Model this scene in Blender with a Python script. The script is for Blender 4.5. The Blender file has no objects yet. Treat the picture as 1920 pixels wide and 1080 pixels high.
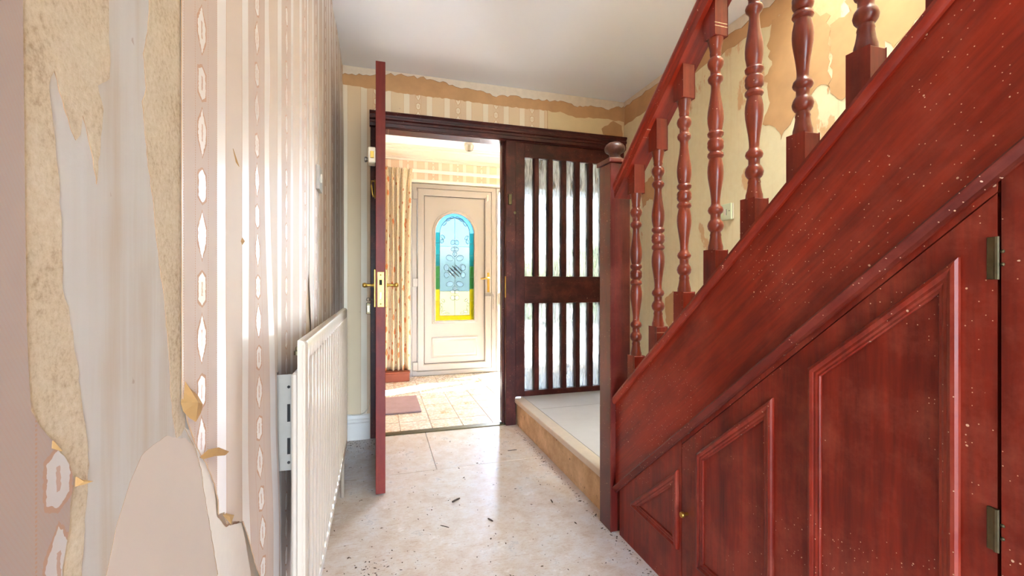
import bpy, bmesh, math, random
from mathutils import Vector, Matrix, noise as mnoise

SC = bpy.context.scene
C = SC.collection
rnd = random.Random(7)

# ------------------------------------------------------------------ camera, world, sun, large lights, exposure
F, YAW, V0, EYE = 828.0, 0.29345, 530.0, 1.0
cd = bpy.data.cameras.new('camera'); cam = bpy.data.objects.new('camera', cd); C.objects.link(cam)
cd.sensor_width = 36.0; cd.lens = F / 1920 * 36.0; cd.clip_start = 0.02; cd.clip_end = 300
cd.shift_y = (V0 - 540) / 1920
cam.location = (0, 0, EYE); cam.rotation_euler = (math.pi / 2, 0, -YAW)
SC.camera = cam

W = bpy.data.worlds.new('world'); SC.world = W; W.use_nodes = True
wn = W.node_tree; bgn = wn.nodes['Background']
sky = wn.nodes.new('ShaderNodeTexSky'); sky.sky_type = 'NISHITA'; sky.sun_disc = False
sky.sun_elevation = math.radians(42); sky.sun_rotation = math.radians(75); sky.dust_density = 2.5; sky.air_density = 0.8
wn.links.new(sky.outputs[0], bgn.inputs[0]); bgn.inputs[1].default_value = 4.0

SUN_DIR = Vector((-0.95, -0.42, -1.0)).normalized()
sl = bpy.data.lights.new('sun', 'SUN'); sl.energy = 245.0; sl.angle = math.radians(0.6); sl.color = (0.86, 0.93, 1.0)
so = bpy.data.objects.new('sun', sl); C.objects.link(so); so.rotation_euler = SUN_DIR.to_track_quat('-Z', 'Y').to_euler()
so.location = (6, 8, 9)

def area(name, loc, d, sx, sy, power, col=(1, 1, 1), portal=False):
    l = bpy.data.lights.new(name, 'AREA'); l.shape = 'RECTANGLE'; l.size = sx; l.size_y = sy; l.energy = power; l.color = col
    if portal: l.cycles.is_portal = True
    o = bpy.data.objects.new(name, l); C.objects.link(o); o.location = loc
    o.rotation_euler = Vector(d).to_track_quat('-Z', 'Y').to_euler()
    return o
area('fill_rear_upward', (0.36, -2.60, 0.55), (0, 1, 1.2), 0.96, 0.9, 22, (0.72, 0.86, 1.0))  # added fill lamp behind the camera, aimed upward to brighten the ceiling
area('fill_stairwell_overhead', (1.35, 0.3, 4.7), (0, 0, -1), 0.9, 1.6, 76, (0.82, 0.92, 1.0))  # unseen fill lamp added above the stairs to lift the stair wall
area('daylight_front_glazing', (1.15, 5.02, 1.05), (0, -1, 0), 1.4, 2.1, 0, portal=True)
SC.view_settings.view_transform = 'Standard'; SC.view_settings.look = 'None'; SC.view_settings.gamma = 1.0
SC.view_settings.use_curve_mapping = False
SC.view_settings.exposure = 1.6
SC.cycles.max_bounces = 9; SC.cycles.diffuse_bounces = 5; SC.cycles.glossy_bounces = 3; SC.cycles.transparent_max_bounces = 12
SC.cycles.transmission_bounces = 6; SC.cycles.sample_clamp_indirect = 16.0; SC.cycles.blur_glossy = 0.6

# ------------------------------------------------------------------ helpers
cT, sT = math.cos(YAW), math.sin(YAW)
def at(u, v, x=None, y=None, z=None):
    """a measured photo point as a world point on the plane x=, y= or z="""
    X = (u - 960) / F
    r = (X * cT + sT, -X * sT + cT, (V0 - v) / F)
    k = x / r[0] if x is not None else (y / r[1] if y is not None else (z - EYE) / r[2])
    return Vector((r[0] * k, r[1] * k, EYE + r[2] * k))

def srgb(r, g, b):
    f = lambda c: (c / 255 / 12.92) if c / 255 <= 0.04045 else ((c / 255 + 0.055) / 1.055) ** 2.4
    return (f(r), f(g), f(b), 1.0)

class NT:
    def __init__(s, name):
        s.m = bpy.data.materials.new(name); s.m.use_nodes = True; s.t = s.m.node_tree; s.t.nodes.clear()
        s.out = s.t.nodes.new('ShaderNodeOutputMaterial')
    def n(s, typ, ins=None, **kw):
        q = s.t.nodes.new('ShaderNode' + typ)
        for k, v in kw.items(): setattr(q, k, v)
        for k, v in (ins or {}).items(): s.put(q.inputs[k], v)
        return q
    def put(s, sock, v):
        if isinstance(v, bpy.types.NodeSocket): s.t.links.new(v, sock)
        else: sock.default_value = v
    def m_(s, op, a, b=0.0, c=0.0, clamp=False):
        q = s.t.nodes.new('ShaderNodeMath'); q.operation = op; q.use_clamp = clamp
        for i, v in enumerate((a, b, c)): s.put(q.inputs[i], v)
        return q.outputs[0]
    def mix(s, f, a, b, blend='MIX'):
        q = s.t.nodes.new('ShaderNodeMix'); q.data_type = 'RGBA'; q.blend_type = blend
        s.put(q.inputs[0], f); s.put(q.inputs[6], a); s.put(q.inputs[7], b)
        return q.outputs[2]
    def ramp(s, f, stops, interp='LINEAR'):
        q = s.t.nodes.new('ShaderNodeValToRGB'); q.color_ramp.interpolation = interp; e = q.color_ramp.elements
        while len(e) < len(stops): e.new(0.5)
        for i, (p, c) in enumerate(stops):
            e[i].position = p; e[i].color = c if not isinstance(c, (int, float)) else (c, c, c, 1)
        s.put(q.inputs[0], f); return q.outputs[0]
    def coord(s, scale=(1, 1, 1), rot=(0, 0, 0), kind='Object', rand=True):
        tc = s.n('TexCoord').outputs[kind]
        if rand:
            oi = s.n('ObjectInfo').outputs['Random']
            tc = s.n('VectorMath', {0: tc, 1: s.n('CombineXYZ', {0: s.m_('MULTIPLY', oi, 7.3), 1: s.m_('MULTIPLY', oi, 3.1), 2: s.m_('MULTIPLY', oi, 5.7)}).outputs[0]}, operation='ADD').outputs[0]
        if any(rot): tc = s.n('Mapping', {0: tc, 2: rot}).outputs[0]
        return s.n('Mapping', {0: tc, 3: scale}).outputs[0]
    def noise(s, vec, scale=5, detail=4, rough=0.5, dist=0.0):
        return s.n('TexNoise', {'Vector': vec, 'Scale': scale, 'Detail': detail, 'Roughness': rough, 'Distortion': dist}).outputs[0]
    def bump(s, h, strength=0.2, dist=0.002):
        return s.n('Bump', {'Height': h, 'Strength': strength, 'Distance': dist}).outputs[0]
    def pbr(s, col, rough=0.5, bump=None, metal=0.0, spec=0.5, coat=0.0, coat_rough=0.1, **kw):
        p = s.t.nodes.new('ShaderNodeBsdfPrincipled')
        s.put(p.inputs['Base Color'], col); s.put(p.inputs['Roughness'], rough); s.put(p.inputs['Metallic'], metal)
        s.put(p.inputs['Specular IOR Level'], spec); s.put(p.inputs['Coat Weight'], coat); s.put(p.inputs['Coat Roughness'], coat_rough)
        if bump is not None: s.put(p.inputs['Normal'], bump)
        s.t.links.new(p.outputs[0], s.out.inputs[0]); return s.m
    def surf(s, sh): s.t.links.new(sh, s.out.inputs[0]); return s.m

def M_plain(name, c, rough=0.5, metal=0.0, var=0.08, nscale=30, bump=0.1, spec=0.5, coat=0.0):
    t = NT(name); v = t.coord()
    n = t.noise(v, nscale, 3, 0.6)
    dark = tuple(x * (1 - 2 * var) for x in c[:3]) + (1,); lite = tuple(min(1, x * (1 + var)) for x in c[:3]) + (1,)
    return t.pbr(t.mix(n, dark, lite), rough, t.bump(n, bump, 0.001), metal, spec, coat)

def M_wood(name, a, b, axis='Z', rot=(0, 0, 0), rough=0.36, specks=0.0, spec=0.3, flat='X', coat=0.08, haze=0.24):
    t = NT(name)
    st = {'X': (0.7, 9, 9), 'Y': (9, 0.7, 9), 'Z': (9, 9, 0.7)}[axis]
    v = t.coord(st, rot)
    v2 = t.coord((1, 1, 1))
    n1 = t.noise(v, 2.2, 4, 0.62, 0.6); n2 = t.noise(v, 14, 3, 0.6); n3 = t.noise(v2, 3.0, 3, 0.6)
    g = t.m_('ADD', t.m_('MULTIPLY', n1, 0.55), t.m_('MULTIPLY', n2, 0.2)); g = t.m_('ADD', g, t.m_('MULTIPLY', n3, 0.3))
    col = t.mix(t.ramp(g, [(0.36, 0.0), (0.68, 1.0)]), a, b)
    # dull scuffing over the varnish
    sc = t.ramp(t.noise(v2, 6.0, 6, 0.75), [(0.46, 0.0), (0.74, 1.0)])
    col = t.mix(t.m_('MULTIPLY', sc, haze), col, srgb(166, 88, 66))
    if specks > 0:
        sx_ = t.n('SeparateXYZ', {0: v2}).outputs
        vs_ = t.n('CombineXYZ', {0: sx_[1] if flat == 'X' else sx_[0], 1: sx_[2]}).outputs[0]
        wb_ = t.m_('MULTIPLY', t.m_('SUBTRACT', t.noise(v2, 150, 1), 0.5), 0.08)
        clus = t.m_('GREATER_THAN', n3, 0.47)
        for s_, thr, gate in ((22, 0.042, 1 - 0.10 * specks), (55, 0.062, 1 - 0.12 * specks), (120, 0.10, 1 - 0.10 * specks)):
            vo = t.n('TexVoronoi', {'Vector': vs_, 'Scale': s_, 'Randomness': 1.0}); vo.voronoi_dimensions = '2D'
            dd = t.m_('ADD', vo.outputs['Distance'], wb_)
            sel = t.m_('GREATER_THAN', t.n('SeparateColor', {0: vo.outputs['Color']}).outputs[0], gate)
            msk = t.m_('MULTIPLY', t.m_('MULTIPLY', sel, clus), t.m_('LESS_THAN', dd, thr))
            col = t.mix(t.m_('MULTIPLY', msk, 0.85), col, srgb(226, 192, 158))
    rr = t.m_('ADD', rough, t.m_('MULTIPLY', sc, 0.2))
    return t.pbr(col, rr, t.bump(n2, 0.12, 0.0015), 0, spec, coat, 0.3)

RAKE = 0.875; RA = math.atan(RAKE)
WA, WB = srgb(78, 13, 6), srgb(138, 36, 15)
MAT = {}
MAT['wood_string'] = M_wood('mahogany_along_rake', srgb(84, 14, 6), srgb(156, 42, 17), 'Y', (RA, 0, 0), 0.34, 1.0)
MAT['wood_mould_shaded'] = M_wood('mahogany_shaded_moulding', srgb(64, 15, 8), srgb(110, 30, 16), 'Y', (RA, 0, 0), 0.38, 1.0)  # string mahogany darkened, so the moulding's underside shade is in the colour
MAT['wood_v'] = M_wood('mahogany_upright', WA, WB, 'Z', (0, 0, 0), 0.36, 0.8)
MAT['wood_x'] = M_wood('mahogany_cross', WA, WB, 'X', (0, 0, 0), 0.36, 0.4)
MAT['wood_turn'] = M_wood('mahogany_turned', srgb(66, 15, 5), srgb(140, 48, 14), 'Z', (0, 0, 0), 0.3, 0.35, coat=0.4)
MAT['wood_door'] = M_wood('mahogany_cupboard', srgb(78, 12, 5), srgb(146, 39, 18), 'Z', (0, 0, 0), 0.38, 0.9, haze=0.44)
MAT['wood_dark'] = M_wood('dark_mahogany', srgb(44, 13, 11), srgb(78, 24, 20), 'Z', (0, 0, 0), 0.36, 0.35, flat='Y')
MAT['wood_darkx'] = M_wood('dark_mahogany_cross', srgb(44, 13, 11), srgb(78, 24, 20), 'X', (0, 0, 0), 0.36, 0.25, flat='Y')
MAT['wood_leaf'] = M_wood('door_edge_wood', srgb(92, 26, 19), srgb(126, 38, 28), 'Z', (0, 0, 0), 0.5, 0.05, spec=0.3)
MAT['wood_newel'] = M_wood('newel_wood', srgb(60, 11, 6), srgb(100, 22, 12), 'Z', (0, 0, 0), 0.33, 0.5, coat=0.4)
MAT['wood_ball'] = M_wood('worn_newel_ball', srgb(48, 22, 15), srgb(104, 60, 42), 'Z', (0, 0, 0), 0.4, 0.6)

MAT['brass'] = M_plain('aged_brass', srgb(196, 158, 78), 0.36, 1.0, 0.15, 40, 0.05)
MAT['brass_dull'] = M_plain('dull_brass', srgb(106, 96, 72), 0.42, 1.0, 0.25, 60, 0.2)
MAT['steel'] = M_plain('grey_steel', srgb(140, 135, 128), 0.4, 1.0, 0.2, 60, 0.1)
MAT['hole'] = M_plain('dark_recess', srgb(26, 20, 16), 0.8)
MAT['upvc'] = M_plain('white_upvc', srgb(168, 160, 150), 0.3, 0, 0.015, 8, 0.02)
MAT['gasket'] = M_plain('dark_gasket', srgb(52, 44, 44), 0.6)
MAT['gloss_white'] = M_plain('cream_gloss_paint', srgb(236, 226, 210), 0.32, 0, 0.03, 14, 0.05)
MAT['rad'] = M_plain('radiator_cream_enamel', srgb(198, 182, 162), 0.26, 0, 0.04, 20, 0.05, coat=0.3)
MAT['brack'] = M_plain('shaded_white_steel', srgb(150, 140, 126), 0.5)  # white bracket steel greyed: the shadow on it is put into the colour
MAT['edge'] = M_plain('torn_edge_fibre', srgb(168, 132, 98), 0.9)
MAT['plastic_cream'] = M_plain('cream_plastic', srgb(228, 214, 190), 0.4, 0, 0.04, 20, 0.02)
MAT['plastic_green'] = M_plain('pale_green_plastic', srgb(222, 228, 192), 0.35, 0, 0.03, 20, 0.02)
MAT['ceiling'] = M_plain('ceiling_plaster', srgb(246, 248, 250), 0.9, 0, 0.01, 3, 0.15, spec=0.2)
MAT['plaster'] = M_plain('bare_plaster', srgb(226, 204, 176), 0.9, 0, 0.06, 8, 0.3, spec=0.2)
MAT['white_plaster'] = M_plain('white_filler', srgb(238, 224, 202), 0.85, 0, 0.08, 30, 0.6, spec=0.2)
MAT['tan_plaster'] = M_plain('tan_glue_stain', srgb(216, 170, 120), 0.8, 0, 0.14, 7, 0.3, spec=0.3)
MAT['lining'] = M_plain('grey_lining_paper', srgb(194, 188, 180), 0.75, 0, 0.03, 6, 0.15, spec=0.25)
MAT['pink_base'] = M_plain('pink_beige_underlayer', srgb(206, 190, 176), 0.7, 0, 0.03, 8, 0.2, spec=0.25)
MAT['paper_back'] = M_plain('white_torn_paper', srgb(232, 222, 210), 0.8, 0, 0.04, 40, 0.35, spec=0.2)
MAT['flap'] = M_plain('aged_paper_back', srgb(178, 138, 88), 0.7, 0, 0.1, 40, 0.1, spec=0.2)
MAT['cream_paint'] = M_plain('cream_distemper', srgb(240, 218, 170), 0.8, 0, 0.05, 9, 0.15, spec=0.25)
MAT['dust'] = M_plain('floor_crumbs', srgb(92, 72, 56), 0.9)
MAT['stick'] = M_plain('dark_splinter', srgb(74, 58, 48), 0.8)
MAT['rust_box'] = M_plain('red_brown_plinth', srgb(142, 70, 44), 0.6, 0, 0.15, 12, 0.2)
MAT['lead'] = M_plain('lead_came', srgb(84, 92, 92), 0.4, 0.6, 0.1, 60, 0.1)
MAT['concrete'] = M_plain('grey_tarmac', srgb(128, 124, 120), 0.9, 0, 0.1, 4, 0.2)
MAT['render'] = M_plain('outer_render', srgb(220, 212, 200), 0.9)

def rough_tan():
    t = NT('torn_paper_backing'); v = t.coord(rand=False)
    n = t.noise(v, 170, 5, 0.7); n2 = t.noise(t.coord((1, 1, 0.35), rand=False), 420, 3, 0.6); n3 = t.noise(v, 14, 4, 0.6)
    g = t.m_('ADD', t.m_('MULTIPLY', n, 0.6), t.m_('MULTIPLY', n3, 0.4))
    col = t.ramp(g, [(0.3, srgb(156, 132, 104)), (0.48, srgb(198, 180, 154)), (0.72, srgb(216, 202, 180))])
    fl = t.ramp(n2, [(0.68, 0.0), (0.76, 1.0)])
    col = t.mix(t.m_('MULTIPLY', fl, 0.3), col, srgb(150, 112, 80))
    return t.pbr(col, 0.9, t.bump(n, 0.5, 0.0014), 0, 0.2)
MAT['rough'] = rough_tan()

def lining_mat():
    t = NT('grey_lining_paper'); v = t.coord(rand=False)
    st = t.noise(t.n('Mapping', {0: v, 3: (1, 1, 0.06)}).outputs[0], 26, 4, 0.6); n = t.noise(v, 120, 3, 0.6); b = t.noise(v, 5, 3)
    col = t.ramp(t.m_('ADD', t.m_('MULTIPLY', st, 0.6), t.m_('MULTIPLY', b, 0.4)), [(0.36, srgb(184, 168, 150)), (0.5, srgb(194, 187, 179)), (0.68, srgb(200, 196, 192))])
    dots = t.ramp(t.noise(v, 60, 2), [(0.74, 0.0), (0.78, 1.0)]); col = t.mix(t.m_('MULTIPLY', dots, 0.4), col, srgb(140, 104, 76))
    return t.pbr(col, 0.75, t.bump(n, 0.25, 0.0008), 0, 0.25)
MAT['lining'] = lining_mat()
def wallpaper(name, axis, U0, plain, band, satin, line, sat_rough=0.3):
    """printed stripe paper: satin stripes, plain stripes and columns of lozenges, period 0.267 m"""
    P = 0.267
    t = NT(name)
    pos = t.n('NewGeometry').outputs['Position']
    sep = t.n('SeparateXYZ', {0: pos}); U = sep.outputs[0 if axis == 'X' else 1]; Z = sep.outputs[2]
    p = t.m_('FRACT', t.m_('ADD', t.m_('DIVIDE', t.m_('SUBTRACT', U, U0), P), 100.5))
    d = t.m_('MULTIPLY', t.m_('SUBTRACT', p, 0.5), P); ad = t.m_('ABSOLUTE', d)
    lt = lambda a, b: t.m_('LESS_THAN', a, b)
    gt = lambda a, b: t.m_('GREATER_THAN', a, b)
    band_m = lt(ad, 0.055); sat_m = t.m_('MULTIPLY', gt(ad, 0.056), lt(ad, 0.093))
    col = t.mix(band_m, plain, band); col = t.mix(sat_m, col, satin)
    near = lambda c, w: lt(t.m_('ABSOLUTE', t.m_('SUBTRACT', ad, c)), w)
    dots = gt(t.m_('FRACT', t.m_('MULTIPLY', Z, 330.0)), 0.45)
    ln = t.m_('MAXIMUM', near(0.0945, 0.0008), t.m_('MULTIPLY', t.m_('MAXIMUM', near(0.0215, 0.0009), near(0.0545, 0.0009)), dots))
    # lozenges
    q = t.m_('MULTIPLY', t.m_('FRACT', t.m_('DIVIDE', t.m_('ADD', Z, 5.0), 0.131)), 0.131)
    wob = t.m_('MULTIPLY', t.m_('SUBTRACT', t.noise(t.n('Mapping', {0: pos, 3: (1, 1, 1)}).outputs[0], 240, 1), 0.5), 0.005)
    def loz(c, hh, tp, w, grow):
        dq = t.m_('ABSOLUTE', t.m_('SUBTRACT', q, c))
        s_ = t.m_('DIVIDE', t.m_('SUBTRACT', hh + grow, dq), tp, clamp=True)
        return t.m_('MULTIPLY', lt(t.m_('ADD', ad, wob), t.m_('MULTIPLY', s_, w + grow)), lt(dq, hh + grow)), dq
    L1, d1 = loz(0.034, 0.030, 0.022, 0.0125, 0.0); L2, d2 = loz(0.097, 0.021, 0.007, 0.0115, 0.0)
    O1, _ = loz(0.034, 0.030, 0.022, 0.0125, 0.0034); O2, _ = loz(0.097, 0.021, 0.007, 0.0115, 0.0034)
    fill = t.m_('MAXIMUM', L1, L2); outl = t.m_('SUBTRACT', t.m_('MAXIMUM', O1, O2), fill)
    core = t.m_('MULTIPLY', lt(t.m_('ADD', ad, wob), 0.0022), t.m_('MAXIMUM', lt(d1, 0.011), lt(d2, 0.009)))
    col = t.mix(fill, col, satin)
    col = t.mix(t.m_('MULTIPLY', t.m_('MAXIMUM', t.m_('MAXIMUM', outl, core), ln), 0.75), col, line)
    # woven ground of the band and faint age stains
    lat = t.m_('SINE', t.m_('MULTIPLY', t.m_('ADD', U, t.m_('MULTIPLY', Z, 0.6)), 1900.0))
    col = t.mix(t.m_('MULTIPLY', t.m_('MULTIPLY', band_m, t.m_('SUBTRACT', 1.0, fill)), t.m_('MULTIPLY', gt(lat, 0.3), 0.12)), col, line)
    st = t.ramp(t.noise(t.n('Mapping', {0: pos, 3: (1, 1, 0.4)}).outputs[0], 3.2, 3, 0.6), [(0.5, 0.0), (0.8, 1.0)])
    col = t.mix(t.m_('MULTIPLY', st, 0.16), col, srgb(196, 150, 112))
    fleck = t.m_('MULTIPLY', gt(t.noise(pos, 46, 2), 0.77), 0.35)
    col = t.mix(fleck, col, srgb(176, 126, 96))
    shiny = t.m_('MAXIMUM', sat_m, fill)
    rr = t.m_('SUBTRACT', 0.62, t.m_('MULTIPLY', shiny, 0.62 - sat_rough))
    b = t.bump(t.noise(pos, 90, 1), 0.12, 0.0008)
    return t.pbr(col, rr, b, 0, 0.5)
MAT['paper_side'] = wallpaper('striped_wallpaper_side', 'Y', 0.653, srgb(212, 194, 178), srgb(204, 184, 170), srgb(236, 228, 220), srgb(190, 138, 98))
MAT['paper_near'] = wallpaper('striped_wallpaper_mauve', 'Y', 0.393, srgb(166, 146, 136), srgb(168, 148, 138), srgb(196, 188, 184), srgb(176, 132, 104), 0.5)
MAT['paper_end'] = wallpaper('striped_wallpaper_end', 'X', 0.252, srgb(240, 214, 172), srgb(236, 208, 168), srgb(250, 234, 204), srgb(214, 168, 118), 0.4)
MAT['paper_porch'] = wallpaper('striped_wallpaper_porch', 'X', 0.3, srgb(238, 212, 186), srgb(236, 206, 180), srgb(248, 232, 214), srgb(220, 180, 150), 0.45)
MAT['paper_porch_side'] = wallpaper('striped_wallpaper_porch_side', 'Y', 0.3, srgb(238, 216, 180), srgb(236, 212, 176), srgb(248, 234, 208), srgb(220, 186, 140), 0.45)

def right_wall_mat():
    t = NT('peeled_cream_wall'); v = t.coord(rand=False)
    big = t.noise(t.n('Mapping', {0: v, 3: (1, 1, 0.45)}).outputs[0], 4.2, 6, 0.6, 0.4)
    msk = t.ramp(big, [(0.60, 0.0), (0.625, 1.0)])
    fine = t.noise(v, 30, 5, 0.65)
    cream = t.mix(fine, srgb(232, 216, 170), srgb(246, 234, 196))
    tan = t.mix(fine, srgb(216, 172, 120), srgb(236, 198, 152))
    col = t.mix(msk, cream, tan)
    str_ = t.ramp(t.noise(t.n('Mapping', {0: v, 3: (1, 14, 0.8)}).outputs[0], 3, 3), [(0.55, 0.0), (0.8, 1.0)])
    col = t.mix(t.m_('MULTIPLY', str_, 0.3), col, srgb(214, 178, 128))
    return t.pbr(col, 0.75, t.bump(t.m_('ADD', fine, t.m_('MULTIPLY', msk, -0.4)), 0.25, 0.002), 0, 0.3)
MAT['right_wall'] = right_wall_mat()

def floor_mat():
    t = NT('worn_floor_sheet'); v = t.coord(rand=False, kind='Object')
    n = t.noise(v, 11, 6, 0.75); f = t.noise(t.n('Mapping', {0: v, 3: (0.45, 2.2, 1)}).outputs[0], 60, 4, 0.75, 1.6); f2 = t.noise(v, 170, 3, 0.6)
    col = t.ramp(n, [(0.3, srgb(188, 164, 142)), (0.46, srgb(202, 186, 170)), (0.66, srgb(210, 203, 197))])
    fib = t.ramp(f, [(0.54, 0.0), (0.62, 1.0)])
    col = t.mix(t.m_('MULTIPLY', fib, 0.5), col, srgb(172, 130, 96))
    lite = t.ramp(t.noise(v, 16, 4, 0.7), [(0.6, 0.0), (0.75, 1.0)])
    col = t.mix(t.m_('MULTIPLY', lite, 0.5), col, srgb(242, 238, 234))
    dk = t.ramp(f2, [(0.7, 0.0), (0.76, 1.0)]); col = t.mix(t.m_('MULTIPLY', dk, 0.55), col, srgb(120, 92, 72))
    rr = t.ramp(n, [(0.3, 0.42), (0.7, 0.24)])
    return t.pbr(col, rr, t.bump(f2, 0.2, 0.001), 0, 0.55)
MAT['floor'] = floor_mat()
MAT['landing'] = M_plain('dusty_landing_board', srgb(196, 190, 186), 0.42, 0, 0.06, 10, 0.2)
MAT['nosing'] = M_plain('pale_nosing_wood', srgb(206, 188, 166), 0.45, 0, 0.08, 22, 0.2)
def riser_mat():
    t = NT('stained_riser'); v = t.coord(rand=False)
    n = t.noise(v, 9, 6, 0.7); sp = t.noise(t.n('Mapping', {0: v, 3: (1, 1, 0.5)}).outputs[0], 52, 3, 0.6)
    col = t.ramp(n, [(0.3, srgb(178, 140, 102)), (0.7, srgb(222, 186, 144))])
    col = t.mix(t.ramp(sp, [(0.66, 0.0), (0.72, 0.8)]), col, srgb(84, 60, 42))
    return t.pbr(col, 0.75, t.bump(n, 0.3, 0.002), 0, 0.3)
MAT['riser'] = riser_mat()
def tile_mat():
    t = NT('glazed_terracotta_tile'); v = t.coord(rand=True)
    n = t.noise(v, 9, 5, 0.6, 0.5); n2 = t.noise(v, 50, 4, 0.6)
    col = t.ramp(n, [(0.30, srgb(196, 146, 100)), (0.42, srgb(206, 186, 166)), (0.7, srgb(210, 202, 195))])
    col = t.mix(t.m_('MULTIPLY', n2, 0.2), col, srgb(240, 230, 215))
    return t.pbr(col, t.m_('ADD', 0.2, t.m_('MULTIPLY', n2, 0.14)), t.bump(n2, 0.08, 0.001), 0, 0.55)
MAT['tile'] = tile_mat()
MAT['grout'] = M_plain('grout', srgb(176, 160, 142), 0.9)
def mat_mat():
    t = NT('grey_mauve_coir'); v = t.coord()
    n = t.noise(v, 260, 3, 0.7); n2 = t.noise(v, 12, 4, 0.6)
    return t.pbr(t.mix(t.m_('MULTIPLY', t.m_('ADD', n, n2), 0.5), srgb(116, 92, 96), srgb(178, 152, 152)), 0.95, t.bump(n, 0.8, 0.003), 0, 0.1)
MAT['mat'] = mat_mat()

def curtain_mat():
    t = NT('floral_curtain'); tc = t.n('TexCoord').outputs['UV']
    v = t.n('Mapping', {0: tc, 3: (1, 1, 1)}).outputs[0]
    base = t.mix(t.noise(v, 40, 4), srgb(238, 220, 186), srgb(250, 240, 220))
    n = t.noise(v, 62, 3, 0.7, 1.2); sc = t.ramp(n, [(0.52, 0.0), (0.6, 1.0)])
    col = t.mix(t.m_('MULTIPLY', sc, 0.4), base, srgb(186, 170, 140))
    n2 = t.noise(v, 34, 3, 0.7, 2.0); col = t.mix(t.m_('MULTIPLY', t.ramp(n2, [(0.58, 0.0), (0.64, 1.0)]), 0.45), col, srgb(222, 178, 130))
    for s_, gate, thr, c in ((6, 0.5, 0.24, srgb(226, 138, 80)), (11, 0.75, 0.22, srgb(200, 112, 66))):
        vo = t.n('TexVoronoi', {'Vector': v, 'Scale': s_}); vo.voronoi_dimensions = '2D'
        dd = t.m_('ADD', vo.outputs['Distance'], t.m_('MULTIPLY', t.m_('SUBTRACT', t.noise(v, 60, 2), 0.5), 0.25))
        k = t.m_('MULTIPLY', t.m_('GREATER_THAN', t.n('SeparateColor', {0: vo.outputs['Color']}).outputs[0], gate), t.m_('LESS_THAN', dd, thr * 0.75))
        col = t.mix(t.m_('MULTIPLY', k, 0.85), col, c)
    p = t.n('BsdfPrincipled', {'Base Color': col, 'Roughness': 0.9, 'Specular IOR Level': 0.1})
    tr = t.n('BsdfTranslucent', {'Color': col}); mx = t.n('MixShader', {0: 0.35, 1: p.outputs[0], 2: tr.outputs[0]})
    return t.surf(mx.outputs[0])
MAT['curtain'] = curtain_mat()

def clear_glass(name, tint=(1, 1, 1, 1)):
    t = NT(name)
    fr = t.n('Fresnel', {'IOR': 1.45}).outputs[0]
    mx = t.n('MixShader', {0: t.m_('MULTIPLY', fr, 0.8), 1: t.n('BsdfTransparent', {'Color': tint}).outputs[0], 2: t.n('BsdfGlossy', {'Roughness': 0.03}).outputs[0]})
    return t.surf(mx.outputs[0])
MAT['glass'] = clear_glass('clear_glass')
def obscure_glass(name, tint, vert=True, tr=0.3, transl=0.25, scale=30, rough=0.12, bump=0.6):
    t = NT(name); v = t.coord(((1, 1, 0.13) if vert else (1, 1, 1)), rand=True)
    h = t.m_('ADD', t.noise(v, scale, 3, 0.5, 0.6), t.m_('MULTIPLY', t.noise(v, scale * 3.5, 2), 0.3))
    b = t.bump(h, bump, 0.004)
    rf = t.n('BsdfRefraction', {'Color': tint, 'Roughness': rough, 'IOR': 1.2, 'Normal': b}).outputs[0]
    a = t.n('MixShader', {0: t.m_('ADD', t.m_('MULTIPLY', t.ramp(h, [(0.5, 0.0), (0.8, 1.0)]), transl), 0.1) if vert else transl / (1 - tr), 1: rf, 2: t.n('BsdfTranslucent', {'Color': tuple(x ** 0.7 for x in tint[:3]) + (1,) if vert else tint, 'Normal': b}).outputs[0]}).outputs[0]
    a = t.n('MixShader', {0: tr, 1: a, 2: t.n('BsdfTransparent', {'Color': tint}).outputs[0]}).outputs[0]
    fr = t.n('Fresnel', {'IOR': 1.35, 'Normal': b}).outputs[0]
    a = t.n('MixShader', {0: t.m_('MULTIPLY', fr, 0.5), 1: a, 2: t.n('BsdfGlossy', {'Roughness': 0.15, 'Normal': b}).outputs[0]}).outputs[0]
    return t.surf(a)
MAT['reeded'] = obscure_glass('rain_textured_glass', (0.33, 0.33, 0.315, 1), True, 0.16, 0.5, 40, 0.05, 1.0)
def stained(n, c, k=0.22): return obscure_glass(n, tuple(x ** 1.2 * k for x in c[:3]) + (1,), False, 0.12, 0.18, 60, 0.2, 0.5)
MAT['st_sky'] = stained('stained_sky', (0.50, 0.80, 0.95, 1)); MAT['st_teal'] = stained('stained_teal', (0.18, 0.52, 0.52, 1))
MAT['st_green'] = stained('stained_green', (0.30, 0.55, 0.28, 1)); MAT['st_yellow'] = stained('stained_yellow', (0.95, 0.80, 0.12, 1))
MAT['st_pale'] = stained('stained_pale_blue', (0.66, 0.86, 0.92, 1), 0.2); MAT['st_mid'] = stained('stained_clear_blue', (0.74, 0.86, 0.88, 1), 0.19)
MAT['st_cream'] = stained('stained_pale_yellow', (1.0, 0.94, 0.70, 1), 0.25)
MAT['bevel'] = obscure_glass('bevelled_clear', (0.95, 0.98, 1, 1), False, 0.35, 0.25, 20, 0.05, 0.1)
MAT['lamp_glass'] = obscure_glass('cut_lamp_glass', (0.96, 0.95, 0.9, 1), False, 0.35, 0.4, 80, 0.1, 0.3)
def leaf_mat():
    t = NT('hedge_leaves'); n = t.noise(t.coord(), 9, 5, 0.7)
    return t.pbr(t.ramp(n, [(0.35, srgb(48, 74, 30)), (0.65, srgb(128, 158, 84))]), 0.7)
MAT['hedge'] = leaf_mat()

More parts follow.
